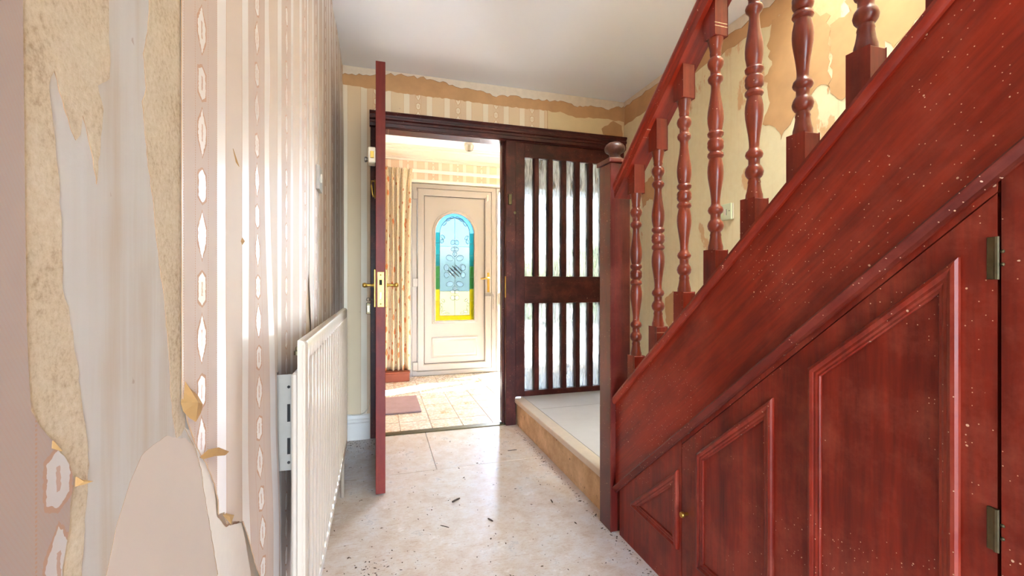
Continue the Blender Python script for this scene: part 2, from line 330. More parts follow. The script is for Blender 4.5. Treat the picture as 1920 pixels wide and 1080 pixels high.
# ---- mesh building
WLOC = {}
def finish(name, bm, mat, parent=None, smooth=False, origin=None, uv=None):
    bmesh.ops.recalc_face_normals(bm, faces=bm.faces[:]) if not uv else None
    me = bpy.data.meshes.new(name)
    vs = [v.co for v in bm.verts]
    if origin is None:
        lo = [min(v[i] for v in vs) for i in range(3)]; hi = [max(v[i] for v in vs) for i in range(3)]
        origin = Vector(((lo[0] + hi[0]) / 2, (lo[1] + hi[1]) / 2, lo[2]))
    origin = Vector(origin)
    bmesh.ops.translate(bm, verts=bm.verts[:], vec=-origin)
    bm.to_mesh(me); bm.free()
    if smooth:
        for p in me.polygons: p.use_smooth = True
        if smooth is not True: me.set_sharp_from_angle(angle=math.radians(smooth))
    me.materials.append(MAT[mat] if isinstance(mat, str) else mat)
    o = bpy.data.objects.new(name, me); C.objects.link(o); put(o, origin, parent); return o
def put(o, wloc, parent=None):
    WLOC[o.name] = Vector(wloc)
    if parent is not None: o.parent = parent; o.location = Vector(wloc) - WLOC[parent.name]
    else: o.location = wloc
def tag(o, label=None, cat=None, group=None, kind=None):
    if label: o['label'] = label
    if cat: o['category'] = cat
    if group: o['group'] = group
    if kind: o['kind'] = kind
    return o
def root(name, loc, label, cat, group=None, kind=None):
    o = bpy.data.objects.new(name, None); o.empty_display_size = 0.1; C.objects.link(o); put(o, loc); return tag(o, label, cat, group, kind)
def clone(src, dloc, parent=None):
    """copy a part with its sub-parts, shifted by dloc"""
    c = src.copy(); C.objects.link(c); w = WLOC[src.name] + Vector(dloc); put(c, w, parent)
    for ch in [k for k in bpy.data.objects if k.parent == src]: clone(ch, dloc, c)
    return c
def B(x0, x1, y0, y1, z0, z1, bev=0.0, seg=1, bm=None):
    nb = bmesh.new() if bm is None else bm
    r = bmesh.ops.create_cube(nb, size=1.0)
    for v in r['verts']:
        v.co = Vector((x0 + (v.co.x + .5) * (x1 - x0), y0 + (v.co.y + .5) * (y1 - y0), z0 + (v.co.z + .5) * (z1 - z0)))
    if bev > 0:
        es = {e for v in r['verts'] for e in v.link_edges}
        bmesh.ops.bevel(nb, geom=list(es), offset=bev, segments=seg, affect='EDGES', profile=0.6)
    return nb
def box(name, mat, parent, x0, x1, y0, y1, z0, z1, bev=0.002, seg=1):
    return finish(name, B(x0, x1, y0, y1, z0, z1, bev, seg), mat, parent)
def prism(pts, axis, a0, a1, bev=0.0):
    """polygon extruded along an axis; pts are the two other coordinates in x,y,z order"""
    bm = bmesh.new()
    mk = {'x': lambda p, a: (a, p[0], p[1]), 'y': lambda p, a: (p[0], a, p[1]), 'z': lambda p, a: (p[0], p[1], a)}[axis]
    v0 = [bm.verts.new(mk(p, a0)) for p in pts]; v1 = [bm.verts.new(mk(p, a1)) for p in pts]
    n = len(pts); f0 = bm.faces.new(v0); f1 = bm.faces.new(v1[::-1])
    for i in range(n): bm.faces.new((v0[i], v0[(i + 1) % n], v1[(i + 1) % n], v1[i]))
    bm.normal_update()
    if n > 4: bmesh.ops.triangulate(bm, faces=[f0, f1])
    if bev > 0: bmesh.ops.bevel(bm, geom=[e for e in bm.edges if len(e.link_faces) == 2 and e.calc_face_angle(0) > 0.5], offset=bev, segments=1, affect='EDGES')
    return bm
def lathe(prof, c, axis='z', seg=24, bm=None):
    bm = bmesh.new() if bm is None else bm
    c = Vector(c); rings = []
    for r, h in prof:
        ring = []
        for k in range(seg):
            a = 2 * math.pi * k / seg; p = (r * math.cos(a), r * math.sin(a))
            q = {'z': (p[0], p[1], h), 'x': (h, p[0], p[1]), 'y': (p[0], h, p[1])}[axis]
            ring.append(bm.verts.new(c + Vector(q)))
        rings.append(ring)
    for a, b in zip(rings, rings[1:]):
        for k in range(seg): bm.faces.new((a[k], a[(k + 1) % seg], b[(k + 1) % seg], b[k]))
    bm.faces.new(rings[0][::-1]); bm.faces.new(rings[-1]); return bm
def tube(pts, r, seg=8, bm=None):
    bm = bmesh.new() if bm is None else bm
    pts = [Vector(p) for p in pts]; rings = []; n = len(pts); up = Vector((0.013, 0.021, 1))
    for i, p in enumerate(pts):
        d = (pts[min(i + 1, n - 1)] - pts[max(i - 1, 0)]).normalized()
        a = d.cross(up if abs(d.z) < 0.95 else Vector((1, 0.02, 0))).normalized(); b = d.cross(a)
        rr = r[i] if isinstance(r, (list, tuple)) else r
        rings.append([bm.verts.new(p + (a * math.cos(2 * math.pi * k / seg) + b * math.sin(2 * math.pi * k / seg)) * rr) for k in range(seg)])
    for a, b in zip(rings, rings[1:]):
        for k in range(seg): bm.faces.new((a[k], a[(k + 1) % seg], b[(k + 1) % seg], b[k]))
    bm.faces.new(rings[0][::-1]); bm.faces.new(rings[-1]); return bm
def rake_sweep(prof, y0, z0, y1, slope=RAKE, bm=None):
    """profile of (x, dz) swept from (y0, z0) to y1 up the rake (z grows as y falls)"""
    bm = bmesh.new() if bm is None else bm
    z1 = z0 + slope * (y0 - y1)
    a = [bm.verts.new((x, y0, z0 + d)) for x, d in prof]; b = [bm.verts.new((x, y1, z1 + d)) for x, d in prof]; n = len(prof)
    for k in range(n): bm.faces.new((a[k], a[(k + 1) % n], b[(k + 1) % n], b[k]))
    bm.faces.new(a[::-1]); bm.faces.new(b); return bm
def sweep_x(prof, x0, x1):
    """profile of (y, z) swept along x"""
    return prism(prof, 'x', x0, x1)
def inset(poly, d):
    n = len(poly); out = []
    for i in range(n):
        p0, p1, p2 = Vector(poly[i - 1]), Vector(poly[i]), Vector(poly[(i + 1) % n])
        e1, e2 = (p1 - p0).normalized(), (p2 - p1).normalized(); n1, n2 = Vector((-e1.y, e1.x)), Vector((-e2.y, e2.x))
        k = d / max(0.15, 1 + n1.dot(n2)); out.append(p1 + (n1 + n2) * k)
    return out
def frame_mould(poly, prof, mk):
    """mitred moulding: poly counter-clockwise in 2D, prof of (inset, height), mk maps (a, b, height) to a point"""
    bm = bmesh.new(); rings = []
    for d, h in prof: rings.append([bm.verts.new(mk(p[0], p[1], h)) for p in inset(poly, d)])
    n = len(poly); m = len(rings)
    for i in range(m):
        a, b = rings[i], rings[(i + 1) % m]
        for k in range(n): bm.faces.new((a[k], a[(k + 1) % n], b[(k + 1) % n], b[k]))
    return bm
def jag(pts, amp, step, seed=1, closed=False):
    r = random.Random(seed); out = []; pts = [Vector(p) for p in pts]
    seq = list(zip(pts, pts[1:] + ([pts[0]] if closed else []))) if closed else list(zip(pts, pts[1:]))
    for a, b in seq:
        d = b - a; n = max(1, int(d.length / step)); nn = Vector((-d.y, d.x)).normalized() if d.length > 0 else Vector((0, 0))
        for k in range(n):
            q = a + d * (k / n)
            if k or True: q = q + nn * (r.uniform(-amp, amp) + 0.6 * amp * math.sin(k * 1.7 + seed))
            out.append(q)
    if not closed: out.append(pts[-1])
    return out
def sheet(name, mat, parent, poly, mk, thick=0.001, disp=None, step=0.0, lift=0.0005):
    """a thin torn layer: poly in wall coordinates (a, b); mk(a, b, h) gives the point h in front of the wall"""
    bm = bmesh.new()
    f = bm.faces.new([bm.verts.new((p[0], p[1], 0)) for p in poly]); bm.normal_update(); bmesh.ops.triangulate(bm, faces=[f])
    if step:
        for i in (0, 1):
            lo = min(p[i] for p in poly); hi = max(p[i] for p in poly); k = lo + step
            while k < hi:
                co = [0, 0, 0]; co[i] = k; no = [0, 0, 0]; no[i] = 1
                bmesh.ops.bisect_plane(bm, geom=bm.verts[:] + bm.edges[:] + bm.faces[:], plane_co=co, plane_no=no); k += step
    bmesh.ops.recalc_face_normals(bm, faces=bm.faces[:])
    top = {v: (v.co.x, v.co.y) for v in bm.verts}
    ext = bmesh.ops.extrude_face_region(bm, geom=bm.faces[:]); nv = [e for e in ext['geom'] if isinstance(e, bmesh.types.BMVert)]
    nset = set(nv)
    for v in bm.verts:
        a, b = v.co.x, v.co.y; h = lift + (thick if v in nset else 0) + (disp(a, b) if disp else 0)
        v.co = Vector(mk(a, b, h))
    sides = []
    bm.faces.index_update(); bm.normal_update()
    nrm = (Vector(mk(0, 0, 1)) - Vector(mk(0, 0, 0))).normalized()
    for f in bm.faces:
        if abs(f.normal.dot(nrm)) < 0.3 and f.calc_area() < thick * 0.08: f.material_index = 1
    o = finish(name, bm, mat, parent, smooth=40 if step else False)
    o.data.materials.append(MAT['edge']); return o
def sm(a, b, x):
    t = min(1, max(0, (x - a) / (b - a))); return t * t * (3 - 2 * t)

# ------------------------------------------------------------------ the setting
XL, XR, YB, YF, H, YR = -0.22, 1.80, 2.99, 4.82, 2.38, -2.4
PXR, PXL = 3.0, -0.22      # the porch is wider than the hall
S = lambda o, label=None: tag(o, label, None, None, 'structure')

# hall floor of separate sheets
fl = S(box('floor', 'grout', None, XL - .1, 1.9, YR - .1, YB + .1, -0.14, -0.012, 0), 'worn pale hall floor of large dusty sheets')
for x0, x1, y0, y1 in ((XL, 0.297, 2.381, 2.985), (0.300, 0.935, 2.381, 2.985), (XL, 0.935, 0.9, 2.378), (XL, 0.935, YR, 0.897), (0.938, XR, YR, 2.985)):
    box('floor_sheet', 'floor', fl, x0, x1, y0, y1, -0.012, 0.0, 0.0012)
# porch floor of tiles
pf = S(box('floor_porch', 'grout', None, PXL - .1, PXR + .1, YB + .1, YF + .12, -0.14, -0.004, 0), 'glossy orange and cream tiled porch floor')
TS = 0.2145; tile0 = None
for i in range(15):
    for j in range(9):
        x0 = 0.1405 - 2 * TS + i * TS; y0 = 3.052 + j * 0.205 - 0.006
        if tile0 is None:
            tile0 = box('tile', 'tile', pf, x0 + .0025, x0 + TS - .0025, y0 + .0025, y0 + .2025, -0.012, 0.0, 0.0015)
            org = (x0, y0); continue
        if x0 > PXR - .05: continue
        clone(tile0, (x0 - org[0], y0 - org[1], rnd.uniform(-.0008, .0006)), pf)
S(box('trim_1', 'brass_dull', None, 0.03, 0.847, 2.984, 3.05, -0.004, 0.006, 0.003), 'thin dark metal threshold strip across the doorway')

ce = S(box('ceiling', 'ceiling', None, XL - .12, 0.88, YR - .1, YB + .1, H, H + 0.2, 0), 'white plaster hall ceiling')
S(box('ceiling_stairs', 'ceiling', None, 0.88, XR + .12, 1.45, YB + .1, H, H + 0.2, 0), 'white plaster ceiling over the stair foot')
S(box('ceiling_porch', 'ceiling', None, PXL - .12, PXR + .12, YB + .1, YF + .12, H, H + 0.2, 0), 'bright white porch ceiling')
# upper stairwell enclosing the added overhead fill lamp
S(box('wall_stairwell_left', 'ceiling', None, 0.76, 0.88, YR, 1.45, H + .2, 4.75, 0), 'upper stairwell side wall')
S(box('wall_stairwell_end', 'ceiling', None, 0.76, XR + .12, 1.45, 1.57, H + .2, 4.75, 0), 'upper stairwell end wall')
S(box('ceiling_landing', 'ceiling', None, 0.76, XR + .12, YR - .12, 1.57, 4.75, 4.87, 0), 'ceiling above the upper landing')

S(box('wall_left', 'plaster', None, XL - .12, XL, YR - .12, YF + .12, -0.14, H, 0), 'left hall wall stripped back to bare plaster')
S(box('wall_right', 'right_wall', None, XR, XR + .12, YR - .12, YB + .1, -0.14, 4.75, 0), 'cream and tan peeling wall beside the stairs')
S(box('wall_porch_right', 'cream_paint', None, PXR, PXR + .12, YB - .1, YF + .12, -0.14, H, 0), 'plain porch side wall')
S(box('wall_porch_back', 'cream_paint', None, XR + .12, PXR + .12, YB, YB + .1, -0.14, H, 0), 'porch back wall beyond the hall')
S(finish('wall_back', prism([(XL, 0), (-0.05, 0), (-0.05, 2.085), (XR, 2.085), (XR, H), (XL, H)], 'y', YB, YB + .1), 'tan_plaster'), 'end wall above and beside the glazed partition')
# front wall around the entrance unit
FX0, FX1, FZ = 0.335, 2.70, 2.065
S(finish('wall_front', prism([(PXL, -.14), (FX0, -.14), (FX0, FZ), (FX1, FZ), (FX1, -.14), (PXR, -.14), (PXR, H), (PXL, H)], 'y', YF, YF + .12), 'render'), 'porch front wall around the white entrance unit')
# rear wall with an open doorway that lets in the added rear fill light
S(finish('wall_rear', prism([(XL, 0), (-0.12, 0), (-0.12, 2.1), (0.84, 2.1), (0.84, 0), (XR, 0), (XR, 4.75), (XL, 4.75)], 'y', YR - .12, YR), 'plaster'), 'hall rear wall with an open doorway')
# porch papers, cornice, skirting
pw = lambda a, b, h: (a, YF - h, b)
S(sheet('trim_2', 'paper_porch', None, [(PXL, FZ), (PXR, FZ), (PXR, 2.32), (PXL, 2.32)], pw, 0.001), 'strip of striped wallpaper above the entrance door')
S(finish('trim_3', sweep_x([(YF, 2.300), (YF - .03, 2.300), (YF - .034, 2.314), (YF - .06, 2.316), (YF - .064, 2.326), (YF - .12, 2.330), (YF - .19, 2.346), (YF - .198, 2.358), (YF - .25, 2.360), (YF - .256, 2.370), (YF - .30, 2.371), (YF - .304, 2.38), (YF, 2.38)], PXL, PXR), 'gloss_white'), 'white stepped plaster cornice along the porch ceiling')
S(finish('baseboard_back', prism([(YB, 0.0), (YB - .022, 0.0), (YB - .022, .105), (YB - .016, .112), (YB - .016, .125), (YB - .011, .132), (YB - .009, .15), (YB - .004, .158), (YB, .158)], 'x', XL + .002, -0.052), 'gloss_white'), 'short cream skirting board left of the dark door frame')

# ------------------------------------------------------------------ torn papers on the left wall
lw = lambda a, b, h: (XL + h, a, b)
def LP(*uv): return [Vector((p.y, p.z)) for p in (at(u, v, x=XL) for u, v in uv)]
def extend(pts): return pts
# lining paper (lowest), then the rough backing, then the printed paper
lin = S(sheet('wall_lining', 'lining', None, [(-0.6, 0.0), (0.70, 0.0), (0.70, H - .01), (-0.6, H - .01)], lw, 0.0008), 'smooth grey lining paper bared on the near left wall')
topA = LP((33, 0)); za = 2.36
r1 = LP((200, 0), (199, 65), (203, 100), (201, 148), (178, 160), (190, 205), (186, 240), (182, 290), (176, 345), (170, 300), (158, 240), (150, 215), (146, 252), (138, 262), (128, 240), (115, 205), (102, 150), (96, 132), (86, 160), (92, 210), (98, 280), (106, 360), (110, 450), (112, 540), (122, 575), (133, 640), (142, 700), (150, 770), (160, 840), (162, 872), (156, 960), (150, 1040), (148, 1085))
y_r1 = r1[0].x
poly = [Vector((0.352, za)), Vector((0.352, 0.2))] + [Vector((0.435, 0.2))] + list(reversed(jag(r1, 0.0007, 0.006, 3))) + [Vector((y_r1, za))]
tb = S(sheet('wall_backing', 'rough', None, poly, lw, 0.0007, lift=0.0011), 'rough tan paper backing left where wallpaper was torn, near left')
r2 = LP((276, 0), (273, 60), (265, 100), (271, 165), (264, 190), (268, 250), (275, 310), (283, 370), (290, 450), (299, 520), (304, 545), (309, 610), (315, 680), (317, 740), (324, 800), (328, 822))
poly = [Vector((r2[0].x, za))] + jag(r2, 0.0008, 0.006, 5) + LP((336, 816), (344, 800)) + [Vector((0.606, 0.9)), Vector((0.606, za))]
S(sheet('wall_backing_strip', 'rough', None, poly, lw, 0.0007, lift=0.0011), 'narrow rough tan strip of paper backing with a cracked edge')
d_ = LP((262, 855), (275, 842), (290, 830), (310, 817), (330, 822), (345, 821), (362, 838), (372, 880), (380, 930), (392, 1000), (404, 1075))
poly = jag(d_, 0.0008, 0.006, 8) + [Vector((0.73, 0.15)), Vector((0.40, 0.15))] + LP((195, 1080), (215, 985), (240, 905))
S(sheet('wall_underlayer', 'pink_base', None, poly, lw, 0.0003, lift=0.0014), 'smooth pinkish bare patch low on the left wall')
e_ = LP((343, 802), (352, 806), (362, 828), (380, 862), (398, 905), (404, 968), (420, 988), (450, 979), (457, 1010), (468, 1075))
poly = jag(e_, 0.0006, 0.006, 9) + [Vector((0.93, 0.15)), Vector((0.735, 0.15))] + jag(LP((406, 1078), (394, 1005), (382, 935), (374, 880), (364, 842)), 0.0008, 0.006, 10)
S(sheet('wall_torn_paper', 'paper_back', None, poly, lw, 0.0006, lift=0.0013), 'white torn paper edge around the bare patch')

def paper(label, poly, disp=None, step=0.0, mat='paper_side', thick=0.0005):
    r_ = sheet('wallpaper_strip', mat, None, poly, lw, thick, disp, step, lift=0.0022)
    return tag(r_, label, 'wallpaper', 'wallpaper strips on the left wall')
# strip at the picture's left edge with its torn foot
pa = LP((50, 770), (64, 800), (80, 815), (105, 850), (124, 872), (131, 900), (127, 925), (122, 962), (119, 1010), (108, 1070))
sa = paper('mauve beige wallpaper strip torn to a ragged foot, nearest the camera', [Vector((-0.17, za)), Vector((-0.17, 0.1)), Vector((0.41, 0.1))] + list(reversed(jag(pa, 0.0009, 0.005, 11))) + LP((44, 700), (40, 600), (36, 300), (33, 0)) + [Vector((0.357, za))], None, 0.0, 'paper_near')
# strip with the bulging free edge
pb = LP((334, 747), (341, 770), (346, 795), (352, 812), (364, 842), (380, 868), (396, 908), (403, 938), (404, 965), (413, 962), (420, 984), (422, 978), (450, 978), (458, 1008), (467, 1060), (474, 1085))
def liftB(a, b):
    edge = sm(0.86, 1.03, a) * (0.3 + 0.7 * sm(1.25, 0.7, b)) * sm(1.40, 0.85, b) * 0.013
    crack = sm(0.99, 1.028, a) * 0.004 * sm(0.12, 0.0, abs(b - 1.42))
    low = sm(0.80, 0.9, a) * sm(0.72, 0.5, b) * 0.006
    return 0.0008 + edge + crack + low + 0.0006 * math.sin(a * 31) * math.sin(b * 7)
poly = [Vector((0.594, za))] + jag(pb, 0.0006, 0.006, 13) + [Vector((0.905, 0.25)), Vector((0.93, 0.12)), Vector((1.024, 0.10)), Vector((1.027, 0.6)), Vector((1.026, 1.0)), Vector((1.028, za))]
sb = paper('wallpaper strip lifting off the wall along its right edge, beside the radiator', poly, liftB, 0.03, 'paper_side', 0.0014)
# strip behind the radiator with a torn triangle
tri = LP((574, 520), (571, 545), (568, 570), (569, 600))
def wavy(a, b): return 0.003 + 0.0012 * math.sin(a * 23) + 0.0015 * math.sin(a * 9 + b) + 0.005 * sm(1.9, 2.4, a) * (0.5 + 0.5 * math.sin(a * 26 + 0.6 * math.sin(b * 3))) * sm(2.3, 1.9, b)
sc_ = paper('wallpaper strip behind the radiator, torn to a triangle at its edge', [Vector((1.0295, za)), Vector((1.0295, 0.1)), Vector((1.40, 0.1)), Vector((1.44, 0.7))] + list(reversed(jag(tri, 0.002, 0.02, 15))) + [Vector((1.545, 1.03)), Vector((1.555, za))], wavy, 0.05)
sd = paper('wallpaper strip carrying the white light switch', [Vector((1.5565, za)), Vector((1.556, 1.03)), Vector((1.60, 0.85)), Vector((1.66, 0.4)), Vector((1.68, 0.1)), Vector((2.088, 0.1)), Vector((2.088, za))], wavy, 0.05)
se = paper('rippled wallpaper strip between the light switch and the far corner', [Vector((2.0895, za)), Vector((2.0895, 0.1)), Vector((2.62, 0.1)), Vector((2.62, za))], wavy, 0.04)
sf = paper('narrow wallpaper strip in the far left corner', [Vector((2.6215, za)), Vector((2.6215, 0.1)), Vector((2.984, 0.1)), Vector((2.984, 2.25)), Vector((2.9, 2.27)), Vector((2.75, za))], wavy, 0.04)
# loose curled flaps of the torn papers
def flap(parent, pts, curl, mid=None):
    """small curled scrap: outline in wall coordinates, lifted away from its attached first edge"""
    bm = bmesh.new(); vs = []
    for (a, b, h) in pts: vs.append(bm.verts.new(lw(a, b, h)))
    n = len(vs); c = bm.verts.new(lw(sum(p[0] for p in pts) / n, sum(p[1] for p in pts) / n, curl))
    for k in range(n): bm.faces.new((vs[k], vs[(k + 1) % n], c))
    ext = bmesh.ops.extrude_face_region(bm, geom=bm.faces[:])
    for v in [e for e in ext['geom'] if isinstance(e, bmesh.types.BMVert)]: v.co += Vector((0.0006, 0.0004, 0))
    return finish('torn_flap', bm, 'flap', parent)
def FP(h, *uv): return [(p.x, p.y, hh) for p, hh in zip(LP(*uv), h)]
flap(sb, FP([.003, .006, .010, .013, .012, .009, .006, .004, .003, .003], (338, 712), (343, 728), (351, 742), (356, 760), (354, 776), (350, 792), (343, 784), (336, 772), (333, 756), (336, 735)), 0.014)
flap(sb, FP([.003, .008, .013, .015, .014, .010, .004], (369, 858), (377, 844), (388, 841), (406, 849), (400, 856), (386, 857), (374, 862)), 0.012)
flap(sb, FP([.004, .010, .008, .003], (415, 963), (424, 968), (421, 984), (413, 966)), 0.008)
flap(sa, FP([.004, .006, .010, .006, .004], (129, 896), (134, 902), (143, 906), (134, 912), (128, 914)), 0.007)
flap(sa, FP([.004, .007, .004], (84, 828), (91, 848), (83, 842)), 0.005)
flap(sb, FP([.004, .006, .003], (431, 278), (440, 312), (435, 300)), 0.004)
flap(sb, FP([.0035, .006, .0035, .0035], (447, 442), (451, 452), (447, 462), (444, 452)), 0.0045)

# ------------------------------------------------------------------ papers on the end wall
bw = lambda a, b, h: (a, YB - h, b)
def BP(*uv): return [Vector((p.x, p.z)) for p in (at(u, v, y=YB) for u, v in uv)]
tp = BP((640, 158), (700, 167), (760, 176), (850, 187), (940, 199), (1026, 208))
poly = [Vector((XL + .002, 0.158)), Vector((-0.052, 0.158)), Vector((-0.052, 2.097)), Vector((tp[-1].x, 2.097))] + list(reversed(jag(tp, 0.003, 0.015, 21)))
poly[-1].x = XL + .002
tag(sheet('wallpaper_strip', 'paper_end', None, poly, bw, 0.0009, lift=0.001), 'cream striped wallpaper on the end wall above the door frame', 'wallpaper')
cp = BP((1027, 208), (1058, 212), (1080, 221), (1120, 222), (1160, 227), (1169, 229))
poly = [Vector((cp[0].x, 2.097)), Vector((XR - .002, 2.097))] + list(reversed(jag(cp, 0.004, 0.03, 22)))
poly[2].x = XR - .002
S(sheet('wall_paint_patch', 'cream_paint', None, poly, bw, 0.0008, lift=0.0006), 'cream painted patch of end wall above the glazed screen')
bp_ = BP((1131, 252), (1128, 242), (1139, 233), (1150, 226), (1160, 232), (1167, 236), (1167, 259), (1142, 257))
S(sheet('wall_stain', 'tan_plaster', None, jag(bp_, 0.006, 0.03, 23, True), bw, 0.0004, lift=0.0016), 'brown stain patch in the top right corner of the end wall')
wp = BP((640, 139), (700, 141), (740, 140), (800, 147), (848, 160), (866, 166), (906, 172), (930, 180), (962, 180), (1000, 187), (1030, 189), (1060, 190), (1082, 200), (1122, 200), (1140, 205), (1150, 203), (1169, 199))
poly = list(reversed(jag(wp, 0.007, 0.02, 24))); poly[0].x = XR - .002; poly[-1].x = XL + .002
poly = [Vector((XL + .002, H - .001))] + poly[::-1] + [Vector((XR - .002, H - .001))]
S(sheet('wall_filler', 'white_plaster', None, poly, bw, 0.003, lift=0.0005), 'ragged white filler band under the ceiling on the end wall')

# ------------------------------------------------------------------ torn patches on the right wall
rw = lambda a, b, h: (XR - h, a, b)
def RP(*uv): return [Vector((p.y, p.z)) for p in (at(u, v, x=XR) for u, v in uv)]
def rpatch(pts, mat, label, amp, seed, name='wall_patch', lift=0.0006):
    return S(sheet(name, mat, None, jag(pts, amp * 1.8, 0.018, seed, True), rw, 0.0008, lift=lift), label)
c2 = lambda *p: RP(*[(1400 + x / 2.7, y / 2.7) for x, y in p])
rpatch(c2((130, 110), (240, 15), (330, 20), (345, 60), (415, 85), (422, 470), (402, 432), (350, 440), (330, 480), (255, 560), (170, 710), (148, 640), (80, 630), (118, 520), (90, 390), (128, 330), (108, 230)), 'tan_plaster', 'large tan torn patch on the wall behind the middle balusters', 0.004, 31)
rpatch(c2((425, 130), (470, 90), (520, 60), (500, 10), (560, -90), (1000, -90), (860, 110), (740, 250), (705, 205), (690, 330), (640, 470), (540, 480), (460, 500), (428, 470)), 'tan_plaster', 'wide tan torn patch on the wall near the top balusters', 0.004, 32)
rpatch(c2((60, -140), (120, -140), (100, -30), (30, 60), (55, -30)), 'tan_plaster', 'small tan patch high on the stair wall', 0.003, 33)
tw = [Vector((2.985, H - .001)), Vector((1.46, H - .001)), Vector((1.46, 2.335))] + jag([Vector((1.46, 2.335)), Vector((1.8, 2.33)), Vector((2.3, 2.335)), Vector((2.7, 2.345)), Vector((2.985, 2.335))], 0.010, 0.04, 34)[1:]
S(sheet('wall_filler_side', 'white_plaster', None, tw, rw, 0.003, lift=0.0012), 'ragged white filler band under the ceiling on the stair wall')
tb2 = [Vector((2.985, H - .03)), Vector((1.46, H - .03))] + jag([Vector((1.46, 2.24)), Vector((2.0, 2.25)), Vector((2.5, 2.23)), Vector((2.985, 2.20))], 0.012, 0.05, 35)
S(sheet('wall_band_side', 'tan_plaster', None, tb2, rw, 0.0008, lift=0.0003), 'tan glue band below the filler on the stair wall')
for k, (pp, sd_) in enumerate(((((1200, 352), (1222, 330), (1240, 350), (1236, 385), (1218, 372), (1206, 390)), 36), (((1247, 560), (1262, 545), (1270, 580), (1258, 620), (1248, 600)), 37))):
    rpatch(RP(*pp), 'tan_plaster', ('small tan scar on the wall behind the first balusters', 'low tan scar on the wall between the lower balusters')[k], 0.004, sd_)

# ------------------------------------------------------------------ staircase
SX0, SX1 = 0.91, 0.95
CAPY, CAPZ = 1.575, 0.545       # outer cap top edge at the newel
YT = -0.85
stair = root('staircase', (1.36, 1.6, 0), 'mahogany staircase string rising towards the camera from a low landing', 'staircase')
zl = lambda y: CAPZ + RAKE * (CAPY - y)
st_top = lambda y: zl(y) - 0.030
st_bot = lambda y: 0.187 + RAKE * (1.553 - y)
finish('string', prism([(1.575, st_top(1.575)), (YT, st_top(YT)), (YT, st_bot(YT) + .01), (1.575, st_bot(1.575) + .01)], 'x', SX0, SX1), 'wood_string', stair)
cap = [(0.985, -.032), (0.985, -.003), (0.981, 0), (0.900, 0), (0.8945, -.004), (0.893, -.014), (0.897, -.026), (0.903, -.032)]
finish('string_capping', rake_sweep(cap, 1.575, CAPZ, YT), 'wood_string', stair, smooth=30)
mo = [(0.915, -.018), (0.915, .011), (0.902, .011), (0.8965, .008), (0.895, .004), (0.8965, .000), (0.902, -.005), (0.907, -.011), (0.9085, -.018)]
finish('string_moulding', rake_sweep(mo, 1.575, st_bot(1.575) + .008, YT), 'wood_mould_shaded', stair, smooth=30)
G = 0.2 / RAKE
for i in range(11):
    yt = 1.60 - G * i; zt = 0.19 + 0.2 * (i + 1)
    box('riser', 'nosing', stair, SX1, XR - .003, yt - .018, yt, zt - .2, zt - .03, 0.001)
    box('tread', 'landing', stair, SX1, XR - .003, yt - G - .005, yt + .02, zt - .03, zt, 0.004)
# landing at the foot
box('landing_nosing', 'nosing', stair, 0.914, 0.984, 1.670, 2.962, 0.158, 0.19, 0.006, 2)
box('landing_board', 'landing', stair, 0.986, XR - .003, 2.664, 3.048, 0.166, 0.1885, 0.0015)
box('landing_board', 'landing', stair, 0.986, XR - .003, 1.62, 2.661, 0.166, 0.1885, 0.0015)
box('landing_back', 'nosing', stair, 0.930, XR - .003, 3.02, 3.045, 0.0, 0.165, 0.001)
box('landing_riser', 'riser', stair, 0.930, 0.955, 1.670, 2.962, 0.0, 0.158, 0.0015)

# ------------------------------------------------------------------ banister
ban = root('banister', (0.935, 1.62, 0), 'turned mahogany banister with square newel post and sloping handrail', 'banister')
NX0, NX1, NY0, NY1 = 0.888, 0.978, 1.576, 1.668
nw = box('newel_post', 'wood_newel', ban, NX0, NX1, NY0, NY1, 0.0, 1.482, 0.003)
bm = B(NX0 - .010, NX1 + .010, NY0 - .010, NY1 + .010, 1.482, 1.500, 0.004, 2)
finish('newel_cap', bm, 'wood_newel', nw)
ncx, ncy = (NX0 + NX1) / 2, (NY0 + NY1) / 2
pr = [(.036, 0), (.036, .004), (.031, .010), (.024, .016), (.022, .024), (.026, .032), (.036, .037), (.041, .044), (.042, .052), (.040, .060), (.034, .068), (.024, .075), (.012, .079), (.002, .080)]
finish('newel_ball', lathe(pr, (ncx, ncy, 1.500), 'z', 28), 'wood_ball', nw, smooth=50)
HRY, HRZ, HRS = 1.576, 1.338, 0.895
rail = [(0.905, 0), (0.903, .030), (0.898, .036), (0.897, .050), (0.903, .070), (0.917, .083), (0.942, .088), (0.967, .083), (0.981, .070), (0.987, .050), (0.986, .036), (0.981, .030), (0.979, 0)]
finish('handrail', rake_sweep(rail, HRY, HRZ, YT, HRS), 'wood_string', ban, smooth=35)
def half_profile():
    return [(0, .0215), (.006, .0225), (.013, .0205), (.018, .0155), (.021, .0165), (.026, .0215), (.033, .0225), (.038, .0195), (.0405, .0165), (.043, .0175), (.050, .0190),
            (.064, .0215), (.080, .0222), (.096, .0212), (.115, .0183), (.138, .0148), (.158, .0126), (.172, .0122), (.178, .0140), (.184, .0195), (.192, .0215), (.199, .0190),
            (.203, .0145), (.207, .0138), (.218, .0140), (.222, .0170), (.228, .0205), (.237, .0225), (.246, .0205), (.252, .0165), (.254, .0140), (.258, .0142), (.264, .0160),
            (.268, .0150), (.276, .0160), (.288, .0180), (.297, .0205), (.3085, .0210)]
def baluster():
    L = 0.3085; hp = half_profile()
    pts = [(r, L - h) for h, r in reversed(hp)] + [(r, L + h) for h, r in hp[1:]]
    return pts
BX, by0, bz0 = 0.942, 1.478, 0.722
proto = finish('baluster', lathe(baluster(), (BX, by0, bz0), 'z', 20), 'wood_turn', ban, smooth=38)
hb = 0.0225
